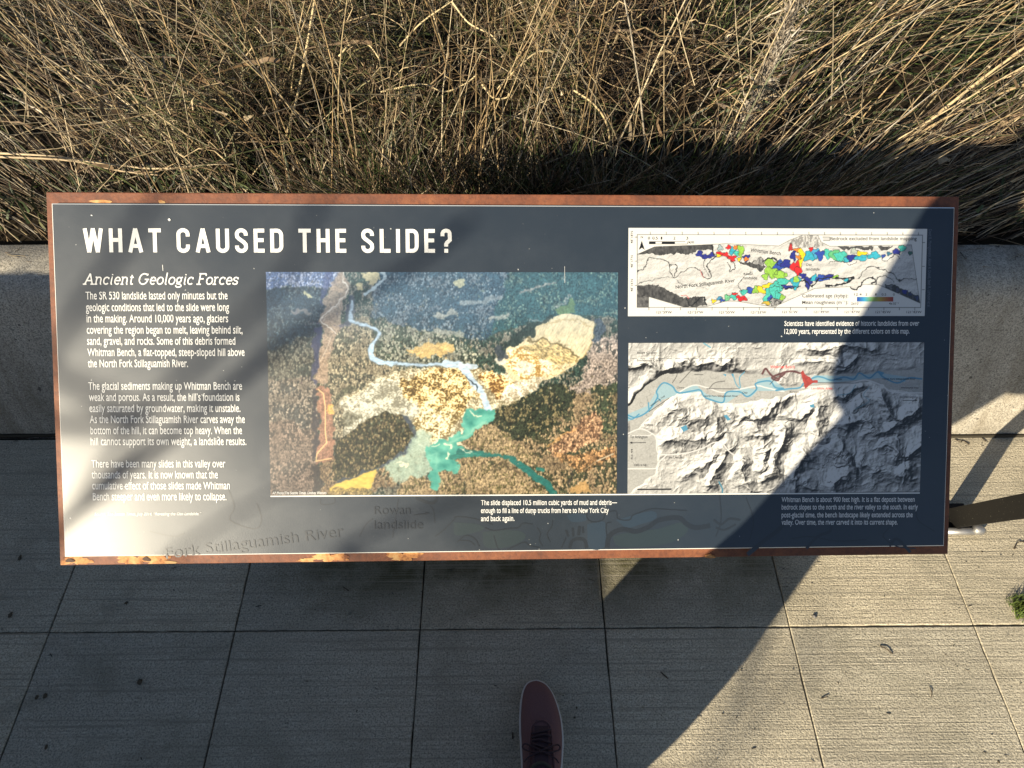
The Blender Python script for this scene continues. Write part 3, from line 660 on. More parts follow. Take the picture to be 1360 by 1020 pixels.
# slab serif italic of the sub-heading: thin even strokes with small slabs
def slab(x, y, w_=.17): return [(x-w_*1.35, y), (x+w_*1.35, y)]
def lowglyph(c):
    X = .66                                    # x-height
    o = lambda w2: arc(w2, X/2, w2-.03, X/2, 90, 450, 20)
    if c == 'A': return [[(.06, 0), (.40, 1)], [(.40, 1), (.74, 0)], [(.19, .34), (.61, .34)], slab(.06, 0, .12), slab(.74, 0, .12)], .86
    if c == 'G': return [arc(.42, .5, .39, .5, 40, 330, 18)+[(.80, .45)], [(.52, .46), (.92, .46)], [(.72, .85), (.72, 1.0)]], .92
    if c == 'F': return [[(.12, 0), (.12, 1)], [(0, 1), (.64, 1)], [(.64, 1), (.64, .80)], [(.12, .52), (.48, .52)], slab(.12, 0, .15)], .66
    if c == 'n': return [[(.1, 0), (.1, X)], slab(.05, X, .06), [(.1, .42)]+arc(.30, X-.2, .20, .2, 160, 0, 8)+[(.50, .1), (.54, 0), (.60, 0)], slab(.1, 0, .10)], .64
    if c == 'c': return [arc(.27, X/2, .25, X/2, 50, 315, 14), [(.44, X*.72), (.44, X)]], .50
    if c == 'i': return [[(.08, X), (.12, X), (.12, .08), (.16, 0), (.24, 0)], [(.12, X+.20), (.12, X+.30)]], .28
    if c == 'e': return [[(.05, X*.52), (.50, X*.52)]+arc(.28, X/2, .23, X/2, 4, 315, 16)], .54
    if c == 't': return [[(.14, X+.22), (.14, .14), (.18, .02), (.26, 0), (.34, .05)], [(.0, X), (.32, X)]], .38
    if c == 'o': return [o(.29)], .58
    if c == 'l': return [[(.06, 1.04), (.12, 1.04), (.12, .08), (.16, 0), (.24, 0)]], .28
    if c == 'g': return [arc(.25, X*.62, .2, X*.36, 0, 360, 18), [(.40, X*.92), (.54, X*1.02)], [(.13, X*.28), (.10, .06), (.42, 0)]+arc(.28, -.14, .24, .14, 50, -200, 12)], .56
    if c == 'r': return [[(.1, 0), (.1, X)], slab(.05, X, .06), [(.1, .40)]+arc(.28, X-.18, .18, .18, 160, 60, 6), slab(.1, 0, .12)], .42
    if c == 's': return [[(.40, X*.78)]+arc(.22, X*.76, .18, X*.24, 10, 250, 10)+arc(.22, X*.25, .19, X*.25, 70, -170, 10), [(.41, X*.72), (.41, X)], [(.03, 0), (.03, X*.26)]], .47
    return [], .3
stroke_text('subheading_text', lowglyph, 'Ancient Geologic Forces', 113.0, 377.6, 316.5, 377.8, 13.4, .10, .122, M_WHITE, shear=.22, spacew=.34)
body = [("The SR 530 landslide lasted only minutes but the", 115.3, 397.8, 303.2), ("geologic conditions that led to the slide were long", 115.7, 413.3, 305.2),
 ("in the making. Around 10,000 years ago, glaciers", 116.6, 428.2, 304), ("covering the region began to melt, leaving behind silt,", 116.8, 443.2, 323),
 ("sand, gravel, and rocks. Some of this debris formed", 117.3, 457.9, 313.5), ("Whitman Bench, a flat-topped, steep-sloped hill above", 117.7, 472.8, 325.7),
 ("the North Fork Stillaguamish River.", 118.3, 487.6, 250.8)]
par2 = [("The glacial sediments making up Whitman Bench are", 118.9, 517.5, 322.4), ("weak and porous. As a result, the hill\u2019s foundation is", 119.7, 532.3, 319),
 ("easily saturated by groundwater, making it unstable.", 120.3, 547, 320.2), ("As the North Fork Stillaguamish River carves away the", 120.8, 561.6, 326.1),
 ("bottom of the hill, it can become top heavy. When the", 121.7, 576.3, 322.4), ("hill cannot support its own weight, a landslide results.", 122, 590.8, 328.1)]
par3 = [("There have been many slides in this valley over", 123.1, 620.4, 300.3), ("thousands of years. It is now known that the", 123.4, 634.9, 290.3),
 ("cumulative effect of those slides made Whitman", 124, 649.4, 306.2), ("Bench steeper and even more likely to collapse.", 124.8, 663.9, 301.7)]
for P in (body, par2, par3):
    text_part('body_text', [(t, x0, y, x1, y-.15, 9.6) for t, x0, y, x1 in P], M_WHITE, HT, .006)
text_part('source_text', [("Source: The Seattle Times, July 2014, \u201cRevealing the Oso Landslide.\u201d", 127, 684, 268.4, 683.5, 3.6)], M_WHITE, HT, .004, .25)
def cap(lines): text_part('caption_text', [(t, x0, y, x1, y-.3, c) for t, x0, y, x1, c in lines], M_WHITE, HT, .009)
cap([("Scientists have identified evidence of historic landslides from over", 1040.7, 432.9, 1219.3, 6.4), ("12,000 years, represented by the different colors on this map.", 1040.7, 443.4, 1206.4, 6.4)])
cap([("The slide displaced 10.5 million cubic yards of mud and debris\u2014", 638.8, 670.3, 819, 6.6), ("enough to fill a line of dump trucks from here to New York City", 638.8, 680.8, 808, 6.6), ("and back again.", 638.8, 691.5, 683.2, 6.6)])
cap([("Whitman Bench is about 900 feet high. It is a flat deposit between", 1037, 666.2, 1213.2, 6.6), ("bedrock slopes to the north and the river valley to the south. In early", 1037, 676.2, 1217.4, 6.6),
     ("post-glacial time, the bench landscape likely extended across the", 1037, 686.6, 1210.6, 6.6), ("valley. Over time, the river carved it into its current shape.", 1037, 696.3, 1190.6, 6.6)])
text_part('credit_text', [("David R. Montgomery, Alison R. Duvall, Sean R. LaHusen et al.", 1232.0, 305, 1230.2, 408, 4.0)], M_CREDIT, HT)
# ---- watermark map along the foot of the panel
def Z(x, y): return (600+x/3.4, 640+y/3.4)
def Y3(x, y): return (260+x/3.4, 640+y/3.4)
marks = []; k_ = 0
def mark(pts, wpx, lst, n=4):
    global k_
    k_ += 1; q = [S(*p) for p in spline(pts, n)]
    lst.append(ribbon(q, wpx*PXM, PH+.00012+1.5e-5*(k_ % 8)))
big = []
mark([Z(700, 296), Z(712, 240), Z(770, 212), Z(830, 222), Z(890, 200), Z(930, 172), Z(1020, 160), Z(1060, 190), Z(1100, 205), Z(1165, 196)], 6.5, big)
mark([Z(530, 298), Z(545, 262), Z(580, 255), Z(600, 265), Z(608, 298)], 4.5, big)
mark([Z(515, 215), Z(525, 245)], 3, big); mark([Z(545, 205), Z(548, 245)], 3, big); mark([Z(575, 198), Z(572, 240)], 4, big); mark([Z(590, 200), Z(592, 230)], 3, big)
mark([(992, 736), (1016, 716), (1030, 706), (1045, 690)], 6, big); mark([(1070, 728), (1085, 712), (1100, 706), (1104, 698)], 4, big); mark([(1180, 725), (1190, 715), (1208, 733)], 4, big)
mark([Z(1180, 170), Z(1215, 190), Z(1250, 165), Z(1300, 170)], 3, big); mark([Z(1190, 205), Z(1230, 215), Z(1280, 190)], 2.5, big)
mark([(552, 661), (574, 668), (581, 660)], 4, big)
for pts in ([Z(608, 140), Z(612, 165), Z(640, 180), Z(680, 170), Z(695, 140), Z(740, 130), Z(750, 165), Z(800, 170), Z(815, 150), Z(850, 135), Z(900, 120), Z(960, 122), Z(1060, 128)],
            [Z(150, 205), Z(190, 218), Z(260, 208), Z(300, 205), Z(320, 185), Z(365, 190)], [Z(250, 305), Z(290, 285), Z(330, 270), Z(350, 285), Z(395, 295)],
            [Z(190, 240), Z(205, 290), Z(215, 305)], [Z(385, 205), Z(400, 230), Z(395, 260), Z(410, 290)], [Z(30, 262), Z(80, 265), Z(105, 285)],
            [Z(445, 270), Z(430, 235), Z(450, 200), Z(455, 170)], [Z(495, 295), Z(515, 250)],
            [Y3(740, 245), Y3(770, 190), Y3(800, 165)], [Y3(1080, 245), Y3(1120, 215), Y3(1165, 170), Y3(1180, 155), Y3(1260, 165), Y3(1340, 190)],
            [Y3(1180, 270), Y3(1220, 240), Y3(1260, 255), Y3(1280, 290)], [Y3(565, 75), Y3(570, 100), Y3(625, 95), Y3(630, 70)], [Y3(915, 75), Y3(910, 110), Y3(890, 250)],
            [Y3(1060, 105), Y3(1075, 130), Y3(1080, 185)], [(300, 640), (312, 672), (306, 690), (338, 702), (348, 690), (342, 668)], [(1215, 668), (1218, 690), (1240, 705)],
            [(1050, 715), (1075, 712), (1110, 718), (1150, 716)], [Z(700, 255), Z(696, 190), Z(720, 180)], [(955, 655), (957, 690), (950, 712)],
            [(1180, 700), (1172, 712), (1190, 725), (1215, 728)], [(990, 660), (1000, 690), (995, 716)],
            [(76, 700), (90, 706)] if False else [(200, 705), (230, 712), (246, 708)]):
    mark(pts, 1.5, marks)
for v, f in big: mesh_obj('watermark_bluff', v, f, M_MARK, sign)
for v, f in marks: mesh_obj('watermark_line', v, f, M_MARK, sign)
for i, pl_ in enumerate(([Z(610, 190), Z(690, 180), Z(690, 290), Z(620, 295)], [Z(520, 150), Z(560, 140), Z(610, 150), Z(600, 175), Z(540, 178)], [Z(740, 170), Z(900, 130), Z(920, 165), Z(850, 190), Z(790, 205)])):
    q_ = spline(pl_+[pl_[0]], 4)[:-1]; mesh_obj('watermark_land', [W(*S(*p), PH+.0001) for p in q_], [tuple(range(len(q_)))], M_MARK2, sign)
for i, pl_ in enumerate(([Z(140, 225), Z(240, 215), Z(320, 225), Z(325, 260), Z(240, 295), Z(150, 290)], [Z(10, 180), Z(120, 190), Z(140, 215), Z(20, 240)], [Z(725, 245), Z(800, 225), Z(930, 210), Z(1040, 180), Z(1060, 225), Z(960, 280), Z(760, 290)])):
    q_ = spline(pl_+[pl_[0]], 4)[:-1]; mesh_obj('watermark_land', [W(*S(*p), PH+.00009) for p in q_], [tuple(range(len(q_)))], M_MARK3, sign)
text_part('watermark_text', [("Rowan", 497.6, 682.6, 545.3, 682.2, 10.8), ("landslide", 497.6, 702, 562, 701.6, 11.2), ("Fork Stillaguamish River", 222, 741.5, 457.6, 712, 14)], M_MARK, HT, 0)
for vv, ff in ([ribbon([S(550, 683.5), S(566, 681.6)], 1.3*PXM, HT), ribbon([S(565, 681.7), S(570.5, 681)], [4.2*PXM, .3*PXM], HT)]): mesh_obj('watermark_arrow', vv, ff, M_MARK, sign)
# scratches and bird specks
for vv, ff in ([ribbon([S(749.6, 354), S(749.9, 376)], .35*PXM, HT+.0003), ribbon([S(225, 291), S(227, 293.5)], 2.6*PXM, HT+.0003), ribbon([S(217, 352), S(217.6, 360)], .7*PXM, HT), ribbon([S(122, 286), S(124, 287)], 1.2*PXM, HT)]): mesh_obj('scratch', vv, ff, M_WHITE, sign)
# ---- printed pictures: dense sheets coloured point by point
def sheet(name, corners, nu, nv, paint, gain=.48, h=HP):
    cs = [S(*c) for c in corners]                      # TL TR BR BL
    u0 = (cs[0][0]+cs[3][0])/2; u1 = (cs[1][0]+cs[2][0])/2; v1 = (cs[0][1]+cs[1][1])/2; v0 = (cs[2][1]+cs[3][1])/2
    T, Q = np.meshgrid(np.linspace(0, 1, nu), np.linspace(0, 1, nv))      # Q = 0 at the top
    U = u0+(u1-u0)*T; Vv = v1+(v0-v1)*Q
    (ax, ay), (bx, by), (cx, cy), (dx, dy) = corners
    X = (ax*(1-T)+bx*T)*(1-Q)+(dx*(1-T)+cx*T)*Q; Y = (ay*(1-T)+by*T)*(1-Q)+(dy*(1-T)+cy*T)*Q
    C = np.clip(paint(X, Y), 0, 255); C = lin(C)*gain
    i = np.arange(nu*nv).reshape(nv, nu)
    F = np.stack([i[1:, :-1], i[1:, 1:], i[:-1, 1:], i[:-1, :-1]], -1).reshape(-1, 4)
    return np_mesh(name, W(U, Vv, h).reshape(-1, 3), F, M_PRINT, sign, C.reshape(-1, 3))
def over(C, m, col):
    m = np.clip(m, 0, 1)[..., None]; return C*(1-m)+np.asarray(col, float)*m
def soft(d, w_, e=1.0): return np.clip((w_-d)/e+.5, 0, 1)
def A3(x, y): return (340+x/5.23, 350+y/5.23)
def A4(x, y): return (580+x/5.23, 350+y/5.23)
def A5(x, y): return (340+x/5.23, 500+y/5.23)
def A6(x, y): return (580+x/5.23, 500+y/5.23)
def trees(X, Y, cw, chh, seed):
    """jittered cells: nearest crown -> (shade, id)"""
    r = np.random.default_rng(seed); G = r.random((64, 64, 3))
    bi = np.full(X.shape, 1e9); sh = np.zeros(X.shape); idr = np.zeros(X.shape)
    ix = np.floor(X/cw).astype(int); iy = np.floor(Y/chh).astype(int)
    for di in (-1, 0, 1):
        for dj in (-1, 0, 1):
            g_ = G[(ix+di) % 64, (iy+dj) % 64]
            dx = (X-(ix+di+.15+.7*g_[..., 0])*cw)/(cw*.55); dy = (Y-(iy+dj+.15+.7*g_[..., 1])*chh)/(chh*.55)
            d = dx*dx+dy*dy; m = d < bi
            bi = np.where(m, d, bi); idr = np.where(m, g_[..., 2], idr); sh = np.where(m, 1.02-.42*d-.26*dx-.20*dy, sh)
    return np.clip(sh, .12, 1.5)*(.72+.56*idr), (idr*7.13) % 1
def paint_photo(X, Y):
    wx = (fbm(X/11, Y/11, 1)-.5)*12+(vnoise(X/2.7, Y/2.7, 4)-.5)*3.2; wy = (fbm(X/11, Y/11, 2)-.5)*12+(vnoise(X/2.7, Y/2.7, 5)-.5)*3.2
    x = X+wx; y = Y+wy
    rag = vnoise(X/1.7, Y/2.0, 91)*.55+vnoise(X/4.2, Y/4.2, 92)*.45-.5
    def blur(m, k):
        for _ in range(k):
            q = np.pad(m, 2, mode='edge'); m = (q[4:, 2:-2]+q[:-4, 2:-2]+q[2:-2, 4:]+q[2:-2, :-4]+q[3:-1, 2:-2]+q[1:-3, 2:-2]+q[2:-2, 3:-1]+q[2:-2, 1:-3]+2*m)/10
        return m
    def reg(p, k=5, sharp=2.2, ragk=1.1):
        bx0, bx1 = min(a for a, _ in p)-20, max(a for a, _ in p)+20; by0, by1 = min(b for _, b in p)-20, max(b for _, b in p)+20
        j0, j1 = np.searchsorted(Y[:, 0], [by0, by1]); xr = X[0]; i0, i1 = np.searchsorted(xr, [bx0, bx1])
        out = np.zeros(X.shape); s = np.s_[max(j0-8, 0):j1+8, max(i0-8, 0):i1+8]
        if out[s].size: out[s] = np.clip((blur(inpoly(x[s], y[s], p).astype(float), k)-.5+rag[s]*ragk)*sharp+.5, 0, 1)
        return out
    D = np.zeros(X.shape+(3,)); G = D.copy(); Pc = np.zeros(X.shape)
    D[:] = (126, 124, 112); G[:] = (58, 78, 70); Pc[:] = .6
    def wood(p, d, g_, pc, k=6):
        nonlocal D, G, Pc
        m = reg(p, k, 1.8) if p else np.ones(X.shape); D = over(D, m, d); G = over(G, m, g_); Pc = Pc*(1-m)+pc*m
    wood([(500, 355), (700, 355), (690, 420), (640, 450), (560, 440), (490, 420)], (112, 128, 140), (58, 84, 100), .75)
    wood([(680, 350), (830, 350), (830, 425), (780, 415), (720, 422), (650, 442), (660, 400)], (104, 134, 124), (54, 92, 96), .9)
    wood([(340, 350), (452, 350), (446, 383), (395, 379), (340, 386)], (156, 166, 196), (92, 112, 156), .5)
    wood([(340, 385), (400, 379), (438, 384), (427, 440), (418, 500), (340, 480)], (76, 92, 98), (44, 62, 74), .8)
    wood([(340, 470), (420, 440), (420, 510), (340, 505)], (112, 112, 102), (66, 74, 70), .55)
    wood([(340, 500), (421, 500), (421, 665), (340, 665)], (130, 122, 112), (76, 78, 76), .42)
    wood([(340, 560), (380, 556), (420, 575), (421, 665), (340, 665)], (124, 110, 100), (84, 78, 72), .3)
    wood([(425, 430), (490, 420), (505, 478), (560, 490), (600, 500), (560, 560), (440, 600), (425, 600)], (146, 138, 118), (88, 90, 78), .3)
    wood([(500, 430), (580, 440), (640, 470), (612, 494), (500, 484)], (146, 148, 134), (76, 88, 76), .42)
    wood([(640, 540), (770, 510), (830, 430), (830, 670), (540, 670), (600, 600)], (148, 130, 104), (78, 80, 60), .36)
    wood([(770, 510), (785, 450), (830, 440), (830, 525), (740, 522)], (162, 150, 142), (98, 98, 94), .15)
    wood([(660, 538), (735, 508), (765, 522), (740, 560), (690, 585), (652, 562)], (124, 116, 86), (58, 66, 50), .72)
    wood([(785, 515), (830, 505), (830, 575), (798, 582)], (140, 128, 100), (72, 82, 62), .6)
    wood([A6(900, 340), A6(1010, 390), A6(990, 560), A6(830, 520), A6(860, 420)], (134, 118, 90), (66, 74, 56), .6)
    wood([A6(760, 500), A6(900, 380), A6(1100, 230), A6(1160, 300), A6(1120, 430), A6(820, 570)], (178, 146, 116), (128, 100, 78), .35)
    wood([A6(800, 520), A6(1000, 540), A6(1240, 470), A6(1240, 560), A6(1010, 650), A6(860, 600)], (170, 134, 96), (110, 92, 66), .3)
    wood([(425, 610), (480, 598), (560, 600), (545, 632), (470, 662), (425, 665)], (142, 124, 100), (84, 84, 66), .35)
    jx = X+(vnoise(X/1.6, Y/1.6, 23)-.5)*2.2; jy = Y+(vnoise(X/1.6, Y/1.6, 24)-.5)*2.2
    t, tid = trees(jx, jy, 1.9, 4.0, 21); tf, tfid = trees(jx, jy, 1.5, 2.6, 22); gr = vnoise(X/1.05, Y/1.5, 25); n3 = fbm(X/16, Y/13, 6, 4)
    far = np.clip((455-Y)/60, 0, 1); t = (t*(1-far)+tf*far)*.60+.62*gr-.06; tid = np.where(far > .5, tfid, tid)
    con = tid < np.clip(Pc+(n3-.5)*1.9, 0, 1)
    C = np.where(con[..., None], G, D)*(.30+.88*t)[..., None]*(.66+.68*n3)[..., None]
    C = C*np.where(con, .92, 1.08)[..., None]
    rough = (.55+.5*vnoise(X/1.5, Y/1.3, 41)+.35*fbm(X/5, Y/5, 42))
    def patch(p, c, k=4, amp=1.0, al=.9): 
        nonlocal C
        C = over(C, reg(p, k)*al, np.array(c)*(1+(rough-1)*amp)[..., None])
    for p, c in (([A3(700, 60), A3(840, 65), A3(850, 120), A3(790, 150), A3(740, 100)], (226, 212, 164)), ([A3(680, 130), A3(735, 125), A3(750, 180), A3(715, 185)], (212, 200, 152)), ([A3(500, 165), A3(600, 150), A3(600, 185), A3(510, 185)], (200, 178, 142)),
                 ([A3(1010, 590), A3(1200, 548), A3(1360, 545), A3(1360, 605), A3(1270, 645), A3(1130, 636)], (212, 182, 122)), ([A3(335, 200), A3(395, 195), A3(375, 220), A3(340, 218)], (205, 200, 156)), ([A4(0, 565), A4(80, 555), A4(100, 590), A4(0, 636)], (214, 184, 122)),
                 ([A4(110, 120), A4(190, 110), A4(180, 160), A4(130, 165)], (190, 188, 150)), ([A3(1270, 140), A3(1295, 140), A3(1290, 160), A3(1272, 160)], (206, 206, 190)), ([A3(240, 320), A3(360, 315), A3(400, 350), A3(280, 350)], (120, 116, 116))):
        patch(p, c, 3, .6)
    patch([A4(820, 335), A4(930, 230), A4(965, 330), A4(900, 345)], (112, 142, 84), 5, .7, .7)
    for a, b, wd, c in ((A4(570, 215), A4(690, 165), 1.6, (158, 154, 150)), (A4(690, 165), A4(810, 130), 1.3, (160, 156, 150)), (A4(830, 300), A4(925, 220), 1.0, (186, 186, 178)), (A4(640, 390), A4(720, 375), 1.2, (160, 172, 176)), (A4(370, 385), A4(490, 350), 2.2, (178, 178, 168)), (A4(170, 270), A4(420, 235), 3, (150, 160, 164)), (A4(0, 350), A4(120, 350), 3.4, (170, 170, 160)), (A4(0, 460), A4(150, 500), 4, (164, 164, 150)), (A4(640, 90), A4(700, 80), .5, (40, 70, 90)), (A4(1020, 110), A4(1120, 75), .5, (40, 80, 96)), (A4(880, 65), A4(885, 140), .5, (190, 200, 200))):
        C = over(C, soft(dline(x, y, [a, b]), wd, 1.6)*.75, np.array(c)*rough[..., None])
    # road and power line corridor
    patch([A3(610, 60), A3(560, 60), A3(500, 200), A3(430, 390), A3(450, 470), A3(440, 640), A3(420, 830), A3(500, 830), A3(520, 560), A3(580, 480), A3(600, 250), A3(640, 200)], (168, 146, 128), 3, 1, .8)
    C = over(C, reg([A3(400, 430), A3(445, 430), A3(440, 700), A3(412, 837), A3(385, 837)], 3)*.75, (54, 60, 96))
    C = over(C, reg([A3(470, 60), A3(520, 60), A3(500, 190), A3(440, 330), A3(460, 240)], 3)*.6, (58, 66, 110))
    patch([A5(420, 70), A5(500, 60), A5(530, 240), A5(535, 560), A5(415, 600), A5(428, 300)], (158, 120, 102), 3, .9)
    C = over(C, reg([A5(395, 90), A5(415, 90), A5(425, 520), A5(402, 560), A5(392, 560)], 2)*.8, (56, 54, 62))
    C = over(C, reg([A5(390, 600), A5(445, 620), A5(450, 800), A5(388, 800)], 3)*.8, (56, 54, 54))
    patch([A5(490, 190), A5(540, 190), A5(530, 250), A5(495, 260)], (216, 176, 104), 2, .5)
    C = over(C, soft(dline(X, Y, [A5(430, 80), A5(465, 110), A5(478, 200), A5(478, 380), A5(488, 450), A5(420, 530), A5(415, 580), A5(520, 560)]), .55), (244, 214, 154))
    C = over(C, soft(dline(x, Y, spline([A3(612, 60), A3(600, 130), A3(625, 190), A3(560, 270), A3(450, 390), A3(500, 430), A3(560, 480)])), .8), (226, 218, 208))
    C = over(C, soft(dline(x, Y, spline([A3(640, 200), A3(580, 260), A3(470, 390)])), .5)*.8, (214, 200, 184)); C = over(C, soft(dline(x, Y, spline([A3(580, 260), A3(590, 330), A3(570, 370)])), .5)*.8, (214, 206, 196))
    C = over(C, soft(dline(X, Y, spline([A3(520, 500), A3(490, 580), A3(445, 670)])), .5)*.7, (206, 194, 180)); C = over(C, soft(dline(x, y, [A3(610, 655), A3(700, 720)]), .5)*.7, (214, 206, 186))
    C = over(C, reg([A3(640, 230), A3(680, 230), A3(665, 330), A3(650, 420), A3(600, 430), A3(540, 430), A3(620, 390)], 3)*.6, (60, 66, 92))
    # debris fan: ramps from dark hummocks to pale sand
    hm = np.clip(.42*ridged(X/7.5, Y/5.2, 61, 4)+.68*vnoise(X/1.5, Y/1.3, 62)+.55*(fbm(X/18, Y/14, 63)-.5), 0, 1)[..., None]
    hm = np.clip((hm-.30)/.42, 0, 1)
    def debris(p, dk, md, lt, k=7, sh=2.0, bias=0):
        nonlocal C
        h_ = np.clip(hm+bias, 0, 1); c = np.where(h_ < .5, np.array(dk)+(np.array(md)-np.array(dk))*h_*2, np.array(md)+(np.array(lt)-np.array(md))*(h_-.5)*2)
        C = over(C, reg(p, k, sh), c)
    debris([(455, 530), (480, 512), (530, 490), (600, 484), (640, 490), (700, 500), (690, 530), (650, 546), (636, 560), (590, 592), (520, 612), (480, 592), (455, 560)], (126, 116, 92), (182, 174, 146), (230, 224, 202))
    debris([(452, 536), (500, 505), (545, 500), (560, 530), (552, 560), (565, 590), (505, 618), (462, 590)], (132, 130, 116), (172, 170, 154), (216, 216, 204), 8, 1.5)
    debris([(528, 504), (575, 488), (618, 490), (628, 518), (612, 548), (585, 556), (556, 540), (532, 524)], (92, 76, 42), (196, 168, 110), (244, 230, 190), 8, 1.7)
    debris([(560, 540), (610, 545), (596, 578), (556, 586), (536, 566)], (112, 96, 60), (196, 180, 136), (240, 232, 208), 9, 1.5)
    scarp = [A4(690, 430), A4(740, 385), A4(860, 345), A4(960, 350), A4(1085, 400), A4(1080, 520), A4(1030, 620), A4(960, 700), A4(800, 790), A4(640, 837), A4(520, 810), A4(440, 690), A4(470, 590), A4(620, 520)]
    m = np.clip(blur(inpoly(X+wx*.35, Y+wy*.35, scarp).astype(float), 1)*1.5-.2, 0, 1)
    stri = vnoise((X+Y*.55)/1.3, (Y-X*.55)/7, 66)*.5+vnoise(X/1.4, Y/1.6, 67)*.3+fbm(X/9, Y/8, 68)*.4
    C = over(C, m, np.array((236, 222, 184))*(.66+.42*stri)[..., None])
    debris([A4(470, 600), A4(600, 560), A4(720, 640), A4(800, 700), A4(700, 800), A4(560, 800), A4(460, 700)], (150, 118, 66), (226, 196, 136), (250, 242, 220), 5, 1.8, .1)
    ridge = vnoise((X*.85+Y*.5)/3.4, (Y*.85-X*.5)/1.25, 36)*.75+.35*vnoise(X/1.5, Y/1.5, 37)
    C = over(C, reg([A4(600, 555), A4(720, 520), A4(860, 560), A4(985, 640), A4(960, 690), A4(820, 690), A4(650, 640)], 3, 2.5, .7), np.array((226, 204, 150))*(.28+.78*ridge+.24*vnoise(X/1.3, Y/1.3, 39))[..., None])
    C = over(C, soft(dline(x, y, spline([A4(625, 525), A4(740, 520), A4(860, 560), A4(940, 610), A4(988, 650), A4(965, 690)])), 1.5, 2.2)*.72, (72, 62, 34))
    C = over(C, soft(dline(x, y, spline([A4(700, 420), A4(860, 388), A4(980, 402), A4(1065, 440)])), .9, 1.2)*.55, (166, 140, 92))
    C = over(C, soft(dline(x, y, spline([A4(1085, 400), A4(1082, 520), A4(1030, 620), A4(960, 700)])), 1.4, 2)*.5, (196, 168, 110))
    for p in ([A4(530, 700), A4(600, 680), A4(670, 720), A4(650, 775), A4(560, 760)], [A4(690, 660), A4(760, 660), A4(780, 700), A4(720, 710)], [A4(380, 660), A4(440, 630), A4(480, 690), A4(420, 700)], [A4(700, 720), A4(790, 715), A4(760, 770)]):
        C = over(C, reg(p, 4, 2)*.85, np.array((236, 232, 220))*(.8+.28*vnoise(X/1.6, Y/1.6, 69))[..., None])
    for i_ in range(16):
        q0 = A4(500+i_*27, 690+((i_*53) % 90)); C = over(C, soft(dline(x, y, [q0, (q0[0]+9, q0[1]+6-(i_ % 4)*3)]), .55)*.55, (122, 92, 48))
    debris([A4(270, 775), A4(380, 740), A4(470, 790), A4(560, 830), A6(530, 130), A6(420, 165), A6(330, 60)], (110, 80, 42), (216, 178, 112), (248, 232, 192), 5, 2)
    debris([A6(480, 60), A6(620, 10), A6(760, 0), A6(680, 90), A6(520, 160), A6(430, 180)], (160, 150, 128), (206, 198, 176), (240, 236, 224), 5, 2)
    C = over(C, reg([A4(455, 600), A4(640, 505), A4(700, 425), A4(800, 362), A4(770, 352), A4(640, 410), A4(520, 510), A4(430, 595)], 3, 2.5)*.88, np.array((40, 54, 50))*(.5+.7*t)[..., None])
    C = over(C, reg([A4(1085, 390), A4(1130, 370), A4(1160, 470), A4(1110, 545), A4(1082, 520)], 3)*.8, np.array((62, 76, 92))*(.5+.7*t)[..., None])
    C = over(C, reg([A4(400, 560), A4(450, 590), A4(480, 650), A4(450, 640), A4(410, 660)], 3)*.8, (56, 66, 76))
    isl = [A5(540, 540), A5(560, 430), A5(680, 360), A5(760, 290), A5(880, 240), A5(1000, 250), A5(1060, 330), A5(1070, 420), A5(1000, 510), A5(880, 590), A5(820, 620), A5(600, 700), A5(520, 740), A5(540, 620)]
    C = over(C, np.clip(blur(inpoly(X+wx*.5, Y+wy*.5, [(a+8, b+2) for a, b in isl]).astype(float), 1), 0, 1)*.85, (58, 70, 86))
    C = over(C, reg(isl, 3, 2.6, .8), np.where((tid < .62)[..., None], np.array((66, 68, 50)), np.array((124, 114, 88)))*(.20+.98*t)[..., None])
    C = over(C, reg([A5(545, 230), A5(600, 130), A5(720, 80), A5(640, 55), A5(560, 120)], 4)*.75, np.array((86, 90, 74))*(.3+.9*t)[..., None])
    C = over(C, reg([A5(560, 340), A5(620, 240), A5(740, 240), A5(650, 330)], 4)*.6, np.array((92, 92, 76))*(.3+.9*t)[..., None])
    yf = np.clip(blur(inpoly(X+wx*.4, Y+wy*.4, [A5(510, 770), A5(600, 720), A5(760, 660), A5(830, 630), A5(830, 660), A5(800, 770), A5(700, 800), A5(520, 800)]).astype(float), 1), 0, 1)
    C = over(C, yf, np.array((214, 188, 98))*(.82+.26*fbm(X/5, Y/2.5, 50))[..., None])
    C = over(C, reg([A5(500, 790), A5(640, 765), A5(780, 780), A5(780, 828), A5(500, 828)], 3)*.8, np.array((140, 124, 84))*(.2+1.05*t)[..., None])
    # water
    def river(pts, w_, col, e=1.1, wv=.28, al=1.0):
        nonlocal C
        d = dline(X+wx*.45, Y+wy*.45, spline(pts)); wl_ = w_*(.75+.6*vnoise(X/9, Y/9, 59)); C = over(C, np.clip((wl_-d)/e+.5, 0, 1)*al, np.array(col)*(1-wv/2+wv*vnoise(X/4, Y/1.4, 60))[..., None])
    river([A3(870, 60), A3(885, 100), A3(800, 180), A3(745, 215)], 2.2, (178, 200, 214))
    rv = [A3(660, 260), A3(650, 380), A3(690, 410), A3(790, 440), A3(855, 480), A3(830, 520), A3(790, 570), A3(790, 640), A3(850, 680), A3(980, 690), A3(1130, 695), A3(1360, 695), A4(150, 695)]
    river(rv, 3.2, (92, 98, 98), 2.4, .3, .7); river(rv, 1.75, (166, 190, 214), 1.4); river([A3(800, 560), A3(800, 640), A3(850, 682), A3(930, 690)], 2.5, (176, 204, 230))
    river([A4(40, 690), A4(150, 700), A4(210, 760), A4(245, 830), A6(280, 80), A6(320, 160), A6(350, 230)], 4.2, (178, 200, 222), 1.6)
    river([A4(150, 700), A4(260, 712)], 3.0, (190, 208, 224))
    river([A6(195, 0), A6(270, 70), A6(245, 130)], .7, (54, 64, 72))
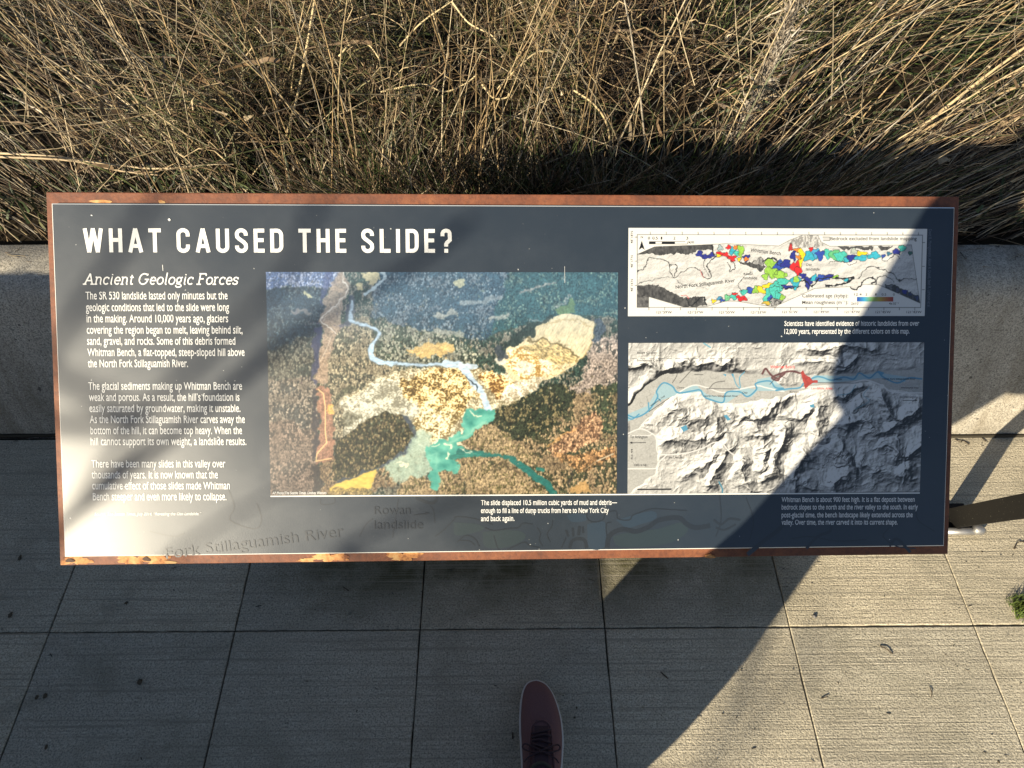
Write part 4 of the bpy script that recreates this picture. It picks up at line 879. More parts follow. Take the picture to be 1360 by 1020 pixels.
    debris([A6(225, 40), A6(300, 110), A6(250, 150), A6(215, 90)], (140, 120, 80), (206, 190, 150), (240, 234, 214), 3)
    C = over(C, reg([A5(870, 620), A5(1000, 540), A5(1090, 400), A5(1140, 330), A5(1200, 400), A5(1230, 640), A5(1120, 710), A5(950, 730)], 9, 1.4)*.9, np.array((150, 168, 156))*(.75+.4*rough)[..., None]*.95)
    lake = [A5(1160, 490), A5(1230, 440), A5(1340, 430), A6(20, 470), A6(60, 440), A6(180, 360), A6(175, 250), A6(260, 215), A6(400, 230), A6(400, 290), A6(330, 340), A6(230, 400), A6(130, 470), A6(240, 520), A6(150, 545), A6(80, 560), A6(170, 600), A6(150, 680), A6(40, 640), A6(0, 680), A5(1300, 760), A5(1180, 780), A5(1210, 640), A5(1160, 560)]
    lg = fbm(X/12, Y/8, 71)[..., None]; lm = reg(lake, 4, 2.2, .8)
    C = over(C, lm, np.array((42, 124, 118))*(1-lg)+np.array((128, 200, 182))*lg)
    C = over(C, np.clip(1-dline(x, y, [A6(60, 470), A6(160, 405), A6(330, 330)])/5, 0, 1)*.6*lm, (158, 206, 186))
    C = over(C, np.clip(1-dline(x, y, [A5(1170, 560), A5(1230, 540), A5(1230, 620)])/7, 0, 1)*.55*lm, (150, 206, 188))
    river([A6(150, 520), A6(280, 530), A6(400, 525), A6(500, 565), A6(590, 620), A6(660, 680), A6(740, 740), A6(800, 820)], 4.0, (44, 112, 108), 1.2, .2)
    river([A6(100, 552), A6(180, 545), A6(280, 530)], 3.0, (54, 126, 118)); river([A6(690, 645), A6(730, 655)], 2.4, (50, 120, 112))
    for a, b, wd in ((A6(150, 515), A6(240, 520), .6), (A6(40, 465), A6(100, 475), .6), (A6(230, 252), A6(300, 268), 1.2), (A6(140, 462), A6(220, 490), 1.1), (A5(1300, 470), A5(1355, 476), .6), (A5(1325, 510), A5(1330, 560), 1.3), (A5(1210, 470), A5(1260, 460), 1.0), (A5(980, 590), A5(1040, 620), .8)):
        C = over(C, soft(dline(x, y, [a, b]), wd)*.85, (226, 222, 200))
    for p in ([A6(150, 580), A6(300, 550), A6(420, 640), A6(600, 700), A6(760, 815), A6(200, 815)], [A5(990, 740), A5(1080, 680), A5(1180, 700), A5(1200, 830), A5(980, 830)], [A6(0, 650), A6(100, 690), A6(180, 740), A6(160, 815), A6(0, 815)], [A6(380, 545), A6(480, 590), A6(600, 690), A6(540, 690), A6(400, 610)], [A6(190, 440), A6(380, 330), A6(520, 420), A6(700, 560), A6(660, 620), A6(500, 540), A6(340, 510)]):
        C = over(C, reg(p, 4, 2.2)*.92, np.where((tid < .2)[..., None], np.array((110, 104, 72)), np.array((164, 146, 116)))*(.28+.9*t)[..., None])
    C = over(C, soft(dline(x, y, spline([A6(560, 660), A6(440, 600), A6(400, 640)])), 1.6, 2)*.6, (70, 62, 50)); C = over(C, soft(dline(x, y, [A6(940, 650), A6(920, 760)]), 1.5, 1.6)*.7, (54, 52, 50))
    C = over(C, soft(dline(x, y, [A6(770, 470), A6(860, 400), A6(960, 370)]), 1.1, 1.6)*.7, (216, 166, 110)); C = over(C, soft(dline(X, Y, [A6(1110, 585), A6(1225, 535)]), .7), (206, 196, 176)); C = over(C, soft(dline(X, Y, [A6(1020, 650), A6(1110, 585)]), .5)*.7, (190, 170, 140))
    patch([A6(930, 780), A6(1010, 720), A6(1070, 810), A6(940, 812)], (186, 152, 104), 3, .6)
    hz = np.clip((480-Y)/200, 0, .34); C = over(C, hz, (120, 148, 186))
    for _ in range(2):
        q = np.pad(C, ((1, 1), (1, 1), (0, 0)), mode='edge'); C = (2*C+q[2:, 1:-1]+q[:-2, 1:-1]+q[1:-1, 2:]+q[1:-1, :-2])/6
    C = (C-116)*1.22+120
    l = C.mean(-1, keepdims=True); return l+(C-l)*.95
sheet('photo_print', [(354, 361.7), (820, 361.7), (819, 656.6), (360, 659.0)], 840, 532, paint_photo, .48)
vv, ff = join([ribbon([S(360, 658.6), S(1220, 654.2)], 1.6*PXM, HT+.0002)]); mesh_obj('print_border', vv, ff, M_WHITE, sign)
text_part('photo_credit', [("AP Photo/The Seattle Times, Lindsey Wasson", 362.5, 656, 434, 655.7, 3.4)], M_WHITE, HT+.0001, .006, .2)

# ---- landslide age map
def B7(x, y): return (820+x/6.18, 290+y/6.18)
def B8(x, y): return (1030+x/6.18, 290+y/6.18)
VAL = [B7(158, 298), B7(300, 235), B7(640, 222), B7(880, 210), B7(1180, 222), B7(1310, 228), B8(100, 180), B8(210, 138), B8(330, 138), B8(360, 195), B8(432, 230), B8(1105, 217), B8(1178, 695), B8(835, 545), B8(710, 540), B8(635, 590), B8(595, 560), B8(310, 575), B8(0, 715), B7(1285, 728), B7(1180, 715), B7(960, 680), B7(880, 680), B7(720, 725), B7(540, 730), B7(255, 645), B7(158, 640)]
def blobp(c, r, seed, n=22):
    rr = random.Random(seed); ph = [rr.uniform(0, 6.28) for _ in range(3)]
    return [(c[0]+r[0]*math.cos(t)*(1+.22*math.sin(3*t+ph[0])+.14*math.sin(5*t+ph[1])), c[1]+r[1]*math.sin(t)*(1+.22*math.sin(3*t+ph[0])+.14*math.sin(5*t+ph[2]))) for t in [2*math.pi*k/n for k in range(n)]]
def paint_ages(X, Y):
    C = np.zeros(X.shape+(3,)); C[:] = (246, 246, 244)
    wx = (fbm(X/4, Y/4, 101)-.5)*5; wy = (fbm(X/4, Y/4, 102)-.5)*5; x = X+wx; y = Y+wy
    val = inpoly(X, Y, VAL)
    hgt = fbm(X/16, Y/10, 103, 5); gx = np.gradient(hgt, axis=1); gy = np.gradient(hgt, axis=0)
    C = over(C, val, np.array((224, 224, 223))*(1+np.clip((gx+gy)*1.6, -.12, .08))[..., None])
    cont = np.abs(np.sin(hgt*30)); C = over(C, val*(cont < .13)*.28, (120, 120, 120))
    def reg(p): return inpoly(x, y, p)&val
    dark = (.45+.9*fbm(X/2.2, Y/3.6, 105))[..., None]
    for p in ([B7(158, 300), B7(300, 232), B7(640, 215), B7(770, 215), B7(790, 300), B7(740, 262), B7(640, 262), B7(560, 310), B7(500, 290), B7(330, 300), B7(240, 290)], [B7(158, 555), B7(300, 545), B7(400, 580), B7(540, 660), B7(690, 640), B7(720, 720), B7(540, 735), B7(255, 650), B7(158, 735)],
              [B7(980, 350), B7(1100, 370), B7(1180, 380), B7(1210, 400), B7(1165, 440), B7(1090, 400), B7(1000, 375)], [B8(490, 232), B8(800, 228), B8(780, 262), B8(620, 250), B8(540, 265)], [B8(820, 228), B8(960, 224), B8(900, 265), B8(850, 260)],
              [B8(890, 540), B8(960, 540), B8(1080, 600), B8(1180, 640), B8(1180, 700), B8(1000, 620), B8(890, 580)]):
        C = over(C, reg(p), np.array((92, 92, 92))*dark)
    C = over(C, inpoly(X, Y, [B7(158, 640), B7(255, 648), B7(255, 730), B7(158, 730)]).astype(float), np.array((112, 112, 112))*dark)
    C = over(C, reg([B8(80, 190), B8(210, 138), B8(330, 138), B8(380, 220), B8(300, 250), B8(100, 230)])*(fbm(X/1.8, Y/4, 107) > .5)*.6, (120, 118, 116))
    blue, cy, tq, gr, yl, rd, og, nv = (58, 88, 186), (66, 182, 208), (84, 204, 190), (158, 210, 84), (246, 222, 48), (226, 50, 52), (236, 138, 62), (52, 58, 150)
    cells = [
     (B7(665, 295), (5, 4), nv), (B7(720, 318), (6, 3), nv), (B7(760, 300), (4, 3), nv), (B7(830, 290), (5, 3), rd), (B7(815, 305), (3, 2), yl), (B7(925, 330), (5, 4), rd), (B7(880, 300), (4, 3), rd), (B7(930, 265), (4, 5), cy), (B7(960, 240), (4, 3), og), (B7(1000, 270), (4, 8), gr), (B7(965, 290), (3, 3), tq), (B7(985, 335), (3, 3), yl), (B7(1045, 325), (4, 5), nv), (B7(1045, 335), (3, 2.5), og), (B7(830, 245), (4, 3), (170, 190, 195)), (B7(900, 240), (3, 3), rd),
     (B7(1250, 390), (8, 10), gr), (B7(1260, 440), (10, 7), gr), (B7(1320, 460), (9, 5), gr), (B7(1200, 480), (4, 4), gr), (B8(20, 470), (7, 6), gr), (B7(1330, 385), (6, 6), blue), (B8(20, 390), (8, 5), blue), (B8(70, 375), (7, 6), nv), (B8(160, 400), (7, 9), rd), (B8(170, 430), (5, 5), rd), (B8(130, 310), (4, 6), nv), (B8(160, 260), (4, 3), og), (B8(195, 300), (5, 8), yl), (B8(190, 360), (3, 6), yl), (B8(175, 320), (3, 3), og), (B8(110, 240), (3, 5), (190, 60, 60)),
     (B8(270, 310), (8, 7), cy), (B8(310, 280), (5, 6), (80, 170, 220)), (B8(350, 300), (6, 6), blue), (B8(280, 250), (3, 3), rd), (B8(420, 290), (6, 6), tq), (B8(470, 300), (7, 7), (110, 200, 140)), (B8(520, 310), (8, 7), tq), (B8(570, 340), (5, 4), cy), (B8(605, 325), (6, 4), nv), (B8(690, 290), (7, 4), yl), (B8(690, 325), (9, 4), cy), (B8(795, 305), (8, 5), cy), (B8(870, 310), (3, 2.5), blue), (B8(920, 290), (3, 2.5), (60, 120, 150)), (B8(980, 275), (5, 4), nv), (B8(1030, 245), (5, 4), tq), (B8(1095, 285), (3, 2.5), (70, 120, 110)), (B8(630, 270), (4, 4), (190, 200, 190)),
     (B7(1025, 605), (6, 3.5), tq), (B7(1080, 590), (5, 5), blue), (B7(1150, 590), (8, 5), yl), (B7(1225, 560), (7, 4.5), yl), (B7(1120, 590), (4, 5), gr), (B7(1230, 640), (7, 11), tq), (B7(1290, 560), (9, 6), tq), (B7(1255, 655), (6, 4), blue), (B8(-20, 600), (7, 8), tq), (B8(10, 640), (5, 6), tq), (B8(50, 520), (9, 4), tq), (B8(150, 525), (6, 8), cy), (B8(155, 500), (4, 5), gr), (B8(80, 560), (7, 2.5), nv), (B8(210, 470), (4, 4), nv), (B8(255, 525), (5, 8), nv), (B8(310, 490), (6, 4), cy), (B8(370, 490), (9, 4.5), blue), (B8(430, 475), (6, 3), nv), (B8(480, 480), (4, 2.5), gr), (B8(570, 505), (3, 2), cy),
     (B7(780, 680), (3.5, 3), yl), (B7(830, 660), (4, 2.5), (80, 150, 190)), (B7(890, 650), (4, 4), (120, 200, 150)), (B7(940, 640), (4, 4), tq), (B7(1000, 655), (6, 3.5), rd), (B7(950, 625), (4, 1.6), rd), (B7(1040, 665), (3, 2), rd), (B7(1210, 695), (5, 2.5), (220, 190, 70)), (B8(40, 650), (3, 4), gr), (B7(850, 675), (3, 2), blue),
     (B8(1050, 600), (3.5, 3), nv), (B8(1100, 620), (3, 2.5), (60, 70, 110)), (B8(1150, 650), (3, 3), (70, 80, 120)), (B8(930, 560), (4, 3), (120, 122, 126)), (B8(990, 590), (3, 3), (90, 92, 110))]
    edge = np.zeros(X.shape)
    for i, (c, r, col) in enumerate(cells):
        p = blobp(c, r, i); m = inpoly(x*.7+X*.3, y*.7+Y*.3, p)
        C = over(C, m*1.0, np.array(col)*(.9+.2*vnoise(X/1.5, Y/1.5, 110+i % 5))[..., None])
        d = dline(x*.7+X*.3, y*.7+Y*.3, p+[p[0]]); C = over(C, soft(d, .28, .55)*.75, (40, 44, 40))
    for i, (c, r) in enumerate([(B7(1150, 360), (7, 5)), (B7(1285, 685), (8, 5)), (B8(0, 690), (4, 3))]):
        p = blobp(c, r, 70+i); C = over(C, inpoly(x, y, p), np.array((158, 158, 158))*dark[..., :]*1.1); C = over(C, soft(dline(x, y, p+[p[0]]), .3, .6), (30, 30, 30))
    blk = [([B7(158, 440), B7(230, 400), B7(240, 350), B7(285, 325), B7(400, 350), B7(425, 430), B7(460, 495), B7(500, 460), B7(545, 430), B7(600, 405), B7(680, 435), B7(700, 480), B7(755, 495), B7(745, 440), B7(725, 390), B7(790, 310)], .45),
           ([B7(415, 385), B7(475, 385), B7(470, 450), B7(460, 490)], .4), ([B7(700, 340), B7(700, 400), B7(740, 480)], .35), ([B7(900, 340), B7(950, 370), B7(940, 420), B7(905, 440), B7(915, 400), B7(890, 360)], .4), ([B7(1000, 600), B7(985, 540), B7(1030, 470), B7(1090, 440)], .3), ([B7(158, 540), B7(420, 480), B7(520, 540), B7(720, 570)], .2),
           ([B8(670, 500), B8(700, 440), B8(755, 400), B8(820, 405), B8(900, 430), B8(960, 460), B8(1000, 510), B8(1060, 490), B8(1140, 495)], .45), ([B8(400, 555), B8(520, 545), B8(590, 515), B8(625, 485), B8(570, 495), B8(480, 490)], 1.1), ([B8(600, 560), B8(640, 585), B8(690, 545), B8(720, 500), B8(790, 485), B8(805, 520), B8(770, 540)], 1.0), ([B8(815, 540), B8(820, 500), B8(860, 475), B8(930, 490), B8(960, 530)], .45),
           ([B8(420, 360), B8(520, 350), B8(600, 380), B8(650, 350)], .3), ([B8(850, 320), B8(900, 350), B8(960, 300), B8(1010, 330)], .35), ([B8(190, 520), B8(230, 510), B8(280, 560), B8(340, 500), B8(420, 490), B8(460, 475)], .9), ([B7(1190, 350), B7(1240, 325), B7(1295, 340), B7(1300, 380)], .8), ([B8(40, 575), B8(100, 570), B8(190, 560)], .6), ([B7(760, 225), B7(770, 280), B7(800, 300)], .6), ([B7(560, 660), B7(590, 720), B7(690, 640), B7(720, 715)], .8)]
    for p, wd in blk: C = over(C, soft(dline(x, y, spline(p)), wd, .7), (38, 40, 42))
    C = over(C, soft(dline(x, y, [B7(520, 635), B7(550, 635), B7(580, 655)]), .5), (200, 60, 60)); C = over(C, soft(dline(x, y, [B7(670, 425), B7(700, 485)]), .4), (200, 70, 70))
    C = over(C, soft(dline(X, Y, VAL+[VAL[0]]), .22, .6), (60, 60, 60))
    # neat line, ticks, scale bar, legend
    fx0, fx1, fy0, fy1 = 845.6, 1223.6, 312.2, 408.4
    C = over(C, soft(dline(X, Y, [(fx0, fy0), (fx1, fy0), (fx1-2, fy1), (fx0, fy1), (fx0, fy0)]), .28, .6), (40, 40, 40))
    for k in range(18):
        xt = 862.9+k*20.9
        if xt < 1224: C = over(C, soft(dline(X, Y, [(xt, fy0), (xt-.3, fy0-3.4)]), .28, .6), (40, 40, 40))
        xb = 861+k*20.75
        if xb < 1222: C = over(C, soft(dline(X, Y, [(xb, fy1), (xb, fy1+3.4)]), .28, .6), (40, 40, 40))
    for yy in (315.5, 347.2, 379.3): C = over(C, soft(dline(X, Y, [(fx0, yy), (fx0-3, yy)]), .28, .6), (40, 40, 40))
    for yy in (322, 353.5, 384.6): C = over(C, soft(dline(X, Y, [(fx1, yy), (fx1+3, yy)]), .28, .6), (40, 40, 40))
    bar = lambda x0, x1, y0, y1: ((X > x0)&(X < x1)&(Y > y0)&(Y < y1)).astype(float)
    C = over(C, bar(860.8, 912, 320.8, 324.6), (30, 30, 30)); C = over(C, bar(869.5, 877.7, 321.4, 324), (250, 250, 250)); C = over(C, bar(895, 911.4, 321.4, 324), (250, 250, 250))
    C = over(C, inpoly(X, Y, [B7(195, 187), B7(220, 262), B7(195, 245), B7(170, 262)]), (20, 20, 20))
    C = over(C, bar(1090.3, 1099.8, 314.8, 320), (70, 70, 70)); C = over(C, bar(1090.8, 1099.3, 315.3, 319.5), (214, 214, 214))
    t = np.clip((X-1136)/(1184.8-1136), 0, 1)*5; pal = np.array([(52, 84, 178), (70, 172, 226), (150, 210, 130), (204, 190, 70), (196, 120, 50), (176, 50, 40)], float)
    k = np.clip(t.astype(int), 0, 4); fr = (t-k)[..., None]; gc = pal[k]*(1-fr)+pal[k+1]*fr
    m = bar(1136, 1184.8, 394.4, 400.2)[..., None]; C = C*(1-m)+gc*m
    return C*.96
sheet('age_map_print', [(834.2, 303.4), (1229.8, 304), (1227, 419.6), (833.6, 420.2)], 640, 190, paint_ages, .50)
HM = HP+.0002
def Lz7(t, x0, x1, y, c, dy=0): return (t, *B7(x0, y), *B7(x1, y+dy), c)
def Lz8(t, x0, x1, y, c, dy=0): return (t, *B8(x0, y), *B8(x1, y+dy), c)
text_part('map_lettering', [Lz7("0", 246, 264, 176, 3.6), Lz7("0.5", 283, 327, 176, 3.6), Lz7("1", 352, 364, 176, 3.6), Lz7("2", 455, 472, 176, 3.6), Lz7("3", 560, 577, 176, 3.6), Lz7("km", 580, 624, 208, 3.4), Lz7("N", 188, 206, 165, 2.6),
    Lz7("Whitman Bench", 1085, 1332, 275, 4.4, 30), Lz7("North Fork Stillaguamish River", 475, 960, 580, 4.4, -56), Lz7("Rowan", 1030, 1108, 468, 3.2), Lz7("landslide", 1030, 1142, 502, 3.4),
    Lz8("Bedrock excluded from landslide mapping", 443, 1150, 182, 4.2), Lz8("Oso", 243, 290, 392, 3.2), Lz8("landslide", 243, 355, 430, 3.4), Lz8("Calibrated age (kybp):", 212, 588, 650, 4.2), Lz8("Mean roughness (m\u207b\u00b9):", 212, 588, 704, 4.2),
    Lz8("12 4", 638, 698, 635, 3.0), Lz8("2", 730, 745, 635, 3.0), Lz8("1", 810, 820, 635, 3.0), Lz8("0.5", 862, 900, 635, 3.0), Lz8("0", 955, 970, 635, 3.0), Lz8("2x10\u207b\u00b3", 612, 695, 710, 3.2), Lz8("4x10\u207b\u00b2", 922, 1002, 710, 3.2),
    *[Lz7("121\u00b0%d'W" % (59-2*i), c-62, c+62, 782, 3.1) for i, c in enumerate((380, 637, 895, 1152))], *[Lz8("121\u00b0%d'W" % (51-2*i), c-62, c+62, 779, 3.1) for i, c in enumerate((112, 370, 622, 875, 1128))],
    *[("48\u00b0%d'N" % d, *B7(124, y+50), *B7(124, y-50), 3.0) for d, y in ((18, 158), (17, 357), (16, 552))]], M_BLACK, HM, .006)

# ---- shaded relief map
def D1(x, y): return (820+x/4.636, 445+y/4.636)
def D2(x, y): return (1020+x/3.777, 445+y/3.777)
RIV = [D1(60, 485), D1(110, 500), D1(180, 465), D1(240, 380), D1(235, 340), D1(275, 290), D1(330, 310), D1(365, 350), D1(450, 340), D1(500, 335), D1(525, 375), D1(570, 395), D1(640, 410), D1(660, 350), D1(740, 345), D1(790, 375), D1(845, 330), D1(840, 295), D1(925, 280), D1(960, 320), D1(1010, 325), D2(30, 275), D2(90, 268), D2(150, 262), D2(170, 240), D2(225, 210), D2(260, 210), D2(310, 225), D2(370, 210), D2(420, 220), D2(450, 190), D2(500, 215), D2(540, 185), D2(570, 210), D2(640, 240), D2(700, 215), D2(765, 220)]
def paint_relief(X, Y):
    wx = (fbm(X/9, Y/9, 201)-.5)*8; wy = (fbm(X/9, Y/9, 202)-.5)*8; x = X+wx; y = Y+wy
    qx = X+(fbm(X/22, Y/22, 203)-.5)*22; qy = Y+(fbm(X/22, Y/22, 204)-.5)*22
    flat = [D1(60, 440), D1(130, 330), D1(260, 240), D1(400, 215), D1(560, 220), D1(700, 225), D1(840, 235), D1(1010, 240), D2(0, 250), D2(170, 250), D2(250, 190), D2(560, 185), D2(780, 150), D2(780, 300), D2(620, 285), D2(520, 240), D2(400, 245), D2(250, 260), D2(130, 290), D2(0, 330), D1(880, 400), D1(740, 420), D1(600, 420), D1(500, 350), D1(400, 360), D1(300, 400), D1(230, 470), D1(150, 560), D1(230, 600), D1(260, 720), D1(240, 850), D1(60, 980)]
    m = inpoly(x, y, flat).astype(float)
    for _ in range(8):
        q = np.pad(m, 2, mode='edge'); m = (q[4:, 2:-2]+q[:-4, 2:-2]+q[2:-2, 4:]+q[2:-2, :-4]+m)/5
    def rl(p, hgt, sg): return hgt*np.exp(-(dline(qx, qy, spline(p, 4))/sg)**1.25)
    big = 0
    for p, hgt, sg in (([D1(330, 440), D1(450, 520), D1(560, 500), D1(600, 580)], 1.0, 13), ([D1(280, 640), D1(400, 640), D1(520, 600)], .8, 10), ([D1(680, 470), D1(800, 520), D1(880, 470), D1(1000, 420)], .9, 11), ([D1(820, 560), D1(900, 640), D1(890, 800)], 1.1, 11), ([D1(660, 680), D1(640, 800), D1(560, 900)], .8, 10), ([D1(420, 860), D1(540, 800), D1(600, 720)], .6, 9), ([D1(740, 800), D1(800, 930)], .9, 10), ([D1(1000, 560), D1(980, 700), D1(930, 860)], 1.1, 11), ([D2(60, 380), D2(160, 420), D2(230, 360)], .8, 9),
                        ([D2(250, 330), D2(240, 430), D2(270, 520)], .9, 10), ([D2(300, 300), D2(420, 290), D2(480, 250)], .6, 6), ([D2(380, 440), D2(480, 420), D2(560, 500), D2(640, 440)], 1.2, 12), ([D2(300, 560), D2(400, 640), D2(330, 760)], 1.2, 12), ([D2(560, 320), D2(640, 410), D2(740, 370)], 1.2, 11), ([D2(600, 560), D2(680, 600), D2(770, 560)], 1.2, 12), ([D2(480, 620), D2(600, 700), D2(700, 680)], 1.1, 12), ([D2(180, 600), D2(120, 700), D2(200, 770)], .9, 11), ([D2(480, 350), D2(420, 380)], .8, 8),
                        ([D1(60, 180), D1(200, 190), D1(330, 205)], .9, 7), ([D1(380, 165), D1(520, 170), D1(700, 170)], .9, 6), ([D2(200, 60), D2(330, 70), D2(520, 60)], .7, 6), ([D2(180, 150), D2(300, 140), D2(420, 130)], .6, 6), ([D1(90, 400), D1(150, 320), D1(220, 290)], .8, 7)):
        big = np.maximum(big, rl(p, hgt, sg))
    rg = ridged(qx/26, qy/22, 206, 5); rf = ridged(qx/11, qy/9, 221, 4)
    hh = (1.5*big+big*(.75*rg+.30*rf)+.34*rg+.16*rf+.12*fbm(X/4, Y/4, 209, 3))*(1-m)
    nv, nu = X.shape; dxp = (X[0, -1]-X[0, 0])/(nu-1); dyp = (Y[-1, 0]-Y[0, 0])/(nv-1)
    gx = np.gradient(hh, axis=1)/dxp; gy = np.gradient(hh, axis=0)/dyp
    K = 5.2
    nz = 1/np.sqrt(1+(K*gx)**2+(K*gy)**2); sh = np.clip((K*gx*.66+K*gy*.58+.74)*nz, 0, 1.05)            # light from the north-west
    C = 34+sh[..., None]*np.array((242, 241, 238))
    C = np.where(m[..., None] > .8, np.array((196, 196, 193))*(.93+.10*fbm(X/9, Y/6, 212, 4)+.10*vnoise(X/1.4, Y/1.4, 213))[..., None]-18*(np.abs(np.sin(fbm(X/26, Y/18, 214, 3)*16)) < .12)[..., None], C)
    # valley floodplain
    fp = [D1(60, 480), D1(180, 430), D1(240, 330), D1(290, 285), D1(370, 345), D1(470, 300), D1(540, 360), D1(640, 380), D1(660, 345), D1(760, 320), D1(840, 330), D1(850, 270), D1(930, 255), D1(1010, 320), D2(60, 270), D2(170, 255), D2(220, 200), D2(400, 205), D2(560, 190), D2(690, 210), D2(680, 235), D2(560, 215), D2(330, 235), D2(230, 240), D2(60, 282), D1(960, 340), D1(850, 340), D1(810, 380), D1(750, 355), D1(660, 415), D1(560, 400), D1(500, 345), D1(370, 360), D1(250, 400), D1(190, 470), D1(110, 505), D1(60, 525)]
    C = over(C, inpoly(X, Y, fp)*.85, (174, 212, 228))
    def L(p, wd, c, e=.8, k=1.0, sp=True):
        nonlocal C
        C = over(C, soft(dline(X, Y, spline(p) if sp else p), wd, e)*k, c)
    L([D1(60, 600), D1(140, 570), D1(210, 600), D1(235, 630), D1(245, 715), D1(300, 730), D1(420, 720), D1(520, 690), D1(590, 655), D1(640, 665), D1(690, 720), D1(780, 770)], .8, (250, 250, 250)); L([D1(60, 815), D1(235, 815), D1(250, 780), D1(300, 730)], .8, (250, 250, 250), sp=False)
    L([D1(130, 570), D1(180, 510), D1(240, 480), D1(300, 430), D1(370, 350), D1(460, 305), D1(540, 320), D1(640, 350), D1(740, 330), D1(850, 310), D1(900, 320), D1(1010, 345), D2(60, 272), D2(160, 262), D2(300, 250), D2(400, 240), D2(480, 225), D2(560, 250), D2(620, 285), D2(770, 290)], .8, (252, 252, 252))
    L([D1(210, 600), D1(185, 612), D1(70, 612)], .6, (250, 250, 250))
    L(RIV, .95, (92, 164, 204))
    L([D1(60, 500), D1(90, 510), D1(130, 480)], .8, (92, 164, 204)); L([D1(240, 380), D1(260, 400)], .7, (92, 164, 204)); L([D1(185, 410), D1(190, 460)], .7, (92, 164, 204))
    L([D1(700, 240), D1(720, 300), D1(745, 320), D1(740, 260), D1(770, 225)], .6, (110, 180, 214)); L([D1(620, 900), D1(640, 940), D1(640, 972)], .9, (80, 150, 180)); L([D1(520, 50), D1(560, 75)], .9, (130, 190, 215))
    L([D2(430, 250), D2(400, 290), D2(340, 300)], .5, (140, 196, 216)); L([D2(500, 260), D2(470, 300), D2(500, 330), D2(430, 370)], .5, (150, 200, 216), k=.8)
    for p in ([D1(645, 490), D1(665, 485), D1(690, 515), D1(670, 522)], [D1(385, 560), D1(415, 548), D1(430, 575), D1(400, 590)], [D1(640, 240), D1(660, 238), D1(655, 252)], [D1(690, 235), D1(705, 235), D1(702, 258)], [D2(200, 348), D2(220, 345), D2(225, 362), D2(205, 362)], [D2(540, 180), D2(575, 190), D2(560, 205)]):
        C = over(C, inpoly(x*.3+X*.7, y*.3+Y*.7, p), (100, 170, 206))
    C = over(C, inpoly(x*.4+X*.6, y*.4+Y*.6, [D2(152, 185), D2(164, 172), D2(176, 194), D2(200, 210), D2(216, 226), D2(238, 226), D2(240, 240), D2(216, 240), D2(194, 252), D2(177, 266), D2(168, 232)]), np.array((190, 80, 74))*(.9+.2*vnoise(X/2, Y/2, 230))[..., None])
    L([D1(880, 235), D1(900, 205), D1(930, 240), D1(970, 265), D1(1000, 250), D1(1015, 230), D2(10, 210), D2(40, 225), D2(60, 190), D2(110, 180), D2(150, 190)], 1.3, (96, 52, 52), k=.8)
    for k in range(34):
        x0 = 1.0*(838+k*11.4); L([(x0, 475.6-(x0-838)*.0), (x0+6, 475.6)], .35, (90, 90, 90), sp=False, k=.8)
    L([D1(540, 326), D1(740, 328)], .35, (70, 70, 70), sp=False); L([D2(240, 237), D2(420, 240)], .35, (90, 90, 90), sp=False); L([D1(190, 465), D1(310, 385)], .35, (70, 70, 70), sp=False)
    for p in ([D1(465, 240), D1(515, 240)], [D1(555, 325), D1(590, 290), D1(650, 280)], [D1(375, 290), D1(430, 230), D1(450, 210)], [D1(330, 290), D1(355, 250), D1(360, 215)], [D2(0, 245), D2(40, 205), D2(80, 215)]): L(p, .4, (70, 70, 68), k=.8)
    L([D1(128, 943), D1(328, 943)], .9, (30, 30, 30), sp=False)
    L([D1(78, 655), D1(172, 655)], .35, (40, 40, 40), sp=False); L([D2(670, 327), D2(740, 327)], .35, (30, 30, 30), sp=False)
    C = over(C, inpoly(X, Y, [D1(72, 655), D1(90, 648), D1(90, 662)]), (30, 30, 30)); C = over(C, inpoly(X, Y, [D2(745, 327), D2(733, 322), D2(733, 332)]), (30, 30, 30))
    for cx_, cy_ in (D1(250, 475), D1(290, 470), D2(565, 257)): C = over(C, soft(np.hypot(X-cx_, Y-cy_), 3.0), (250, 250, 250))
    return C*.95
sheet('relief_map_print', [(833.2, 455.2), (1225.7, 455), (1220.6, 653.6), (834, 655)], 760, 386, paint_relief, .45)
def Ld1(t, x0, x1, y, c, dy=0): return (t, *D1(x0, y), *D1(x1, y+dy), c)
def Ld2(t, x0, x1, y, c, dy=0): return (t, *D2(x0, y), *D2(x1, y+dy), c)
text_part('map_lettering', [Ld1("To Arlington", 75, 182, 634, 3.6), Ld1("Jim Creek Rd", 312, 402, 758, 2.6), Ld1("228th St NE", 98, 176, 805, 2.8), Ld1("Oso", 765, 796, 360, 2.6), Ld1("North Fork Stillaguamish River", 530, 738, 380, 2.3), Ld1("Trafton", 160, 214, 558, 2.6), Ld1("Skagit County", 118, 240, 115, 2.6), Ld1("Snohomish County", 118, 280, 162, 2.6), Ld1("Cicero", 362, 408, 328, 2.4), Ld1("Whitehorse Trail", 205, 290, 440, 2.2, -62),
    Ld2("Rowan", 105, 150, 290, 2.8), Ld2("Hazel", 330, 366, 226, 2.6), Ld2("North Fork Stillaguamish River", 570, 735, 224, 2.3), Ld2("Whitehorse Trail", 662, 748, 268, 2.3), Ld2("To Darrington", 652, 746, 316, 2.9), ("Rd 44", *D1(92, 762), *D1(92, 700), 2.4)], M_BLACK, HM, .002)
text_part('map_lettering', [Ld2("Whitman Bench", 8, 128, 166, 3.6), Ld2("Landslide Area", 212, 318, 272, 2.8)], M_RED, HM, .004)
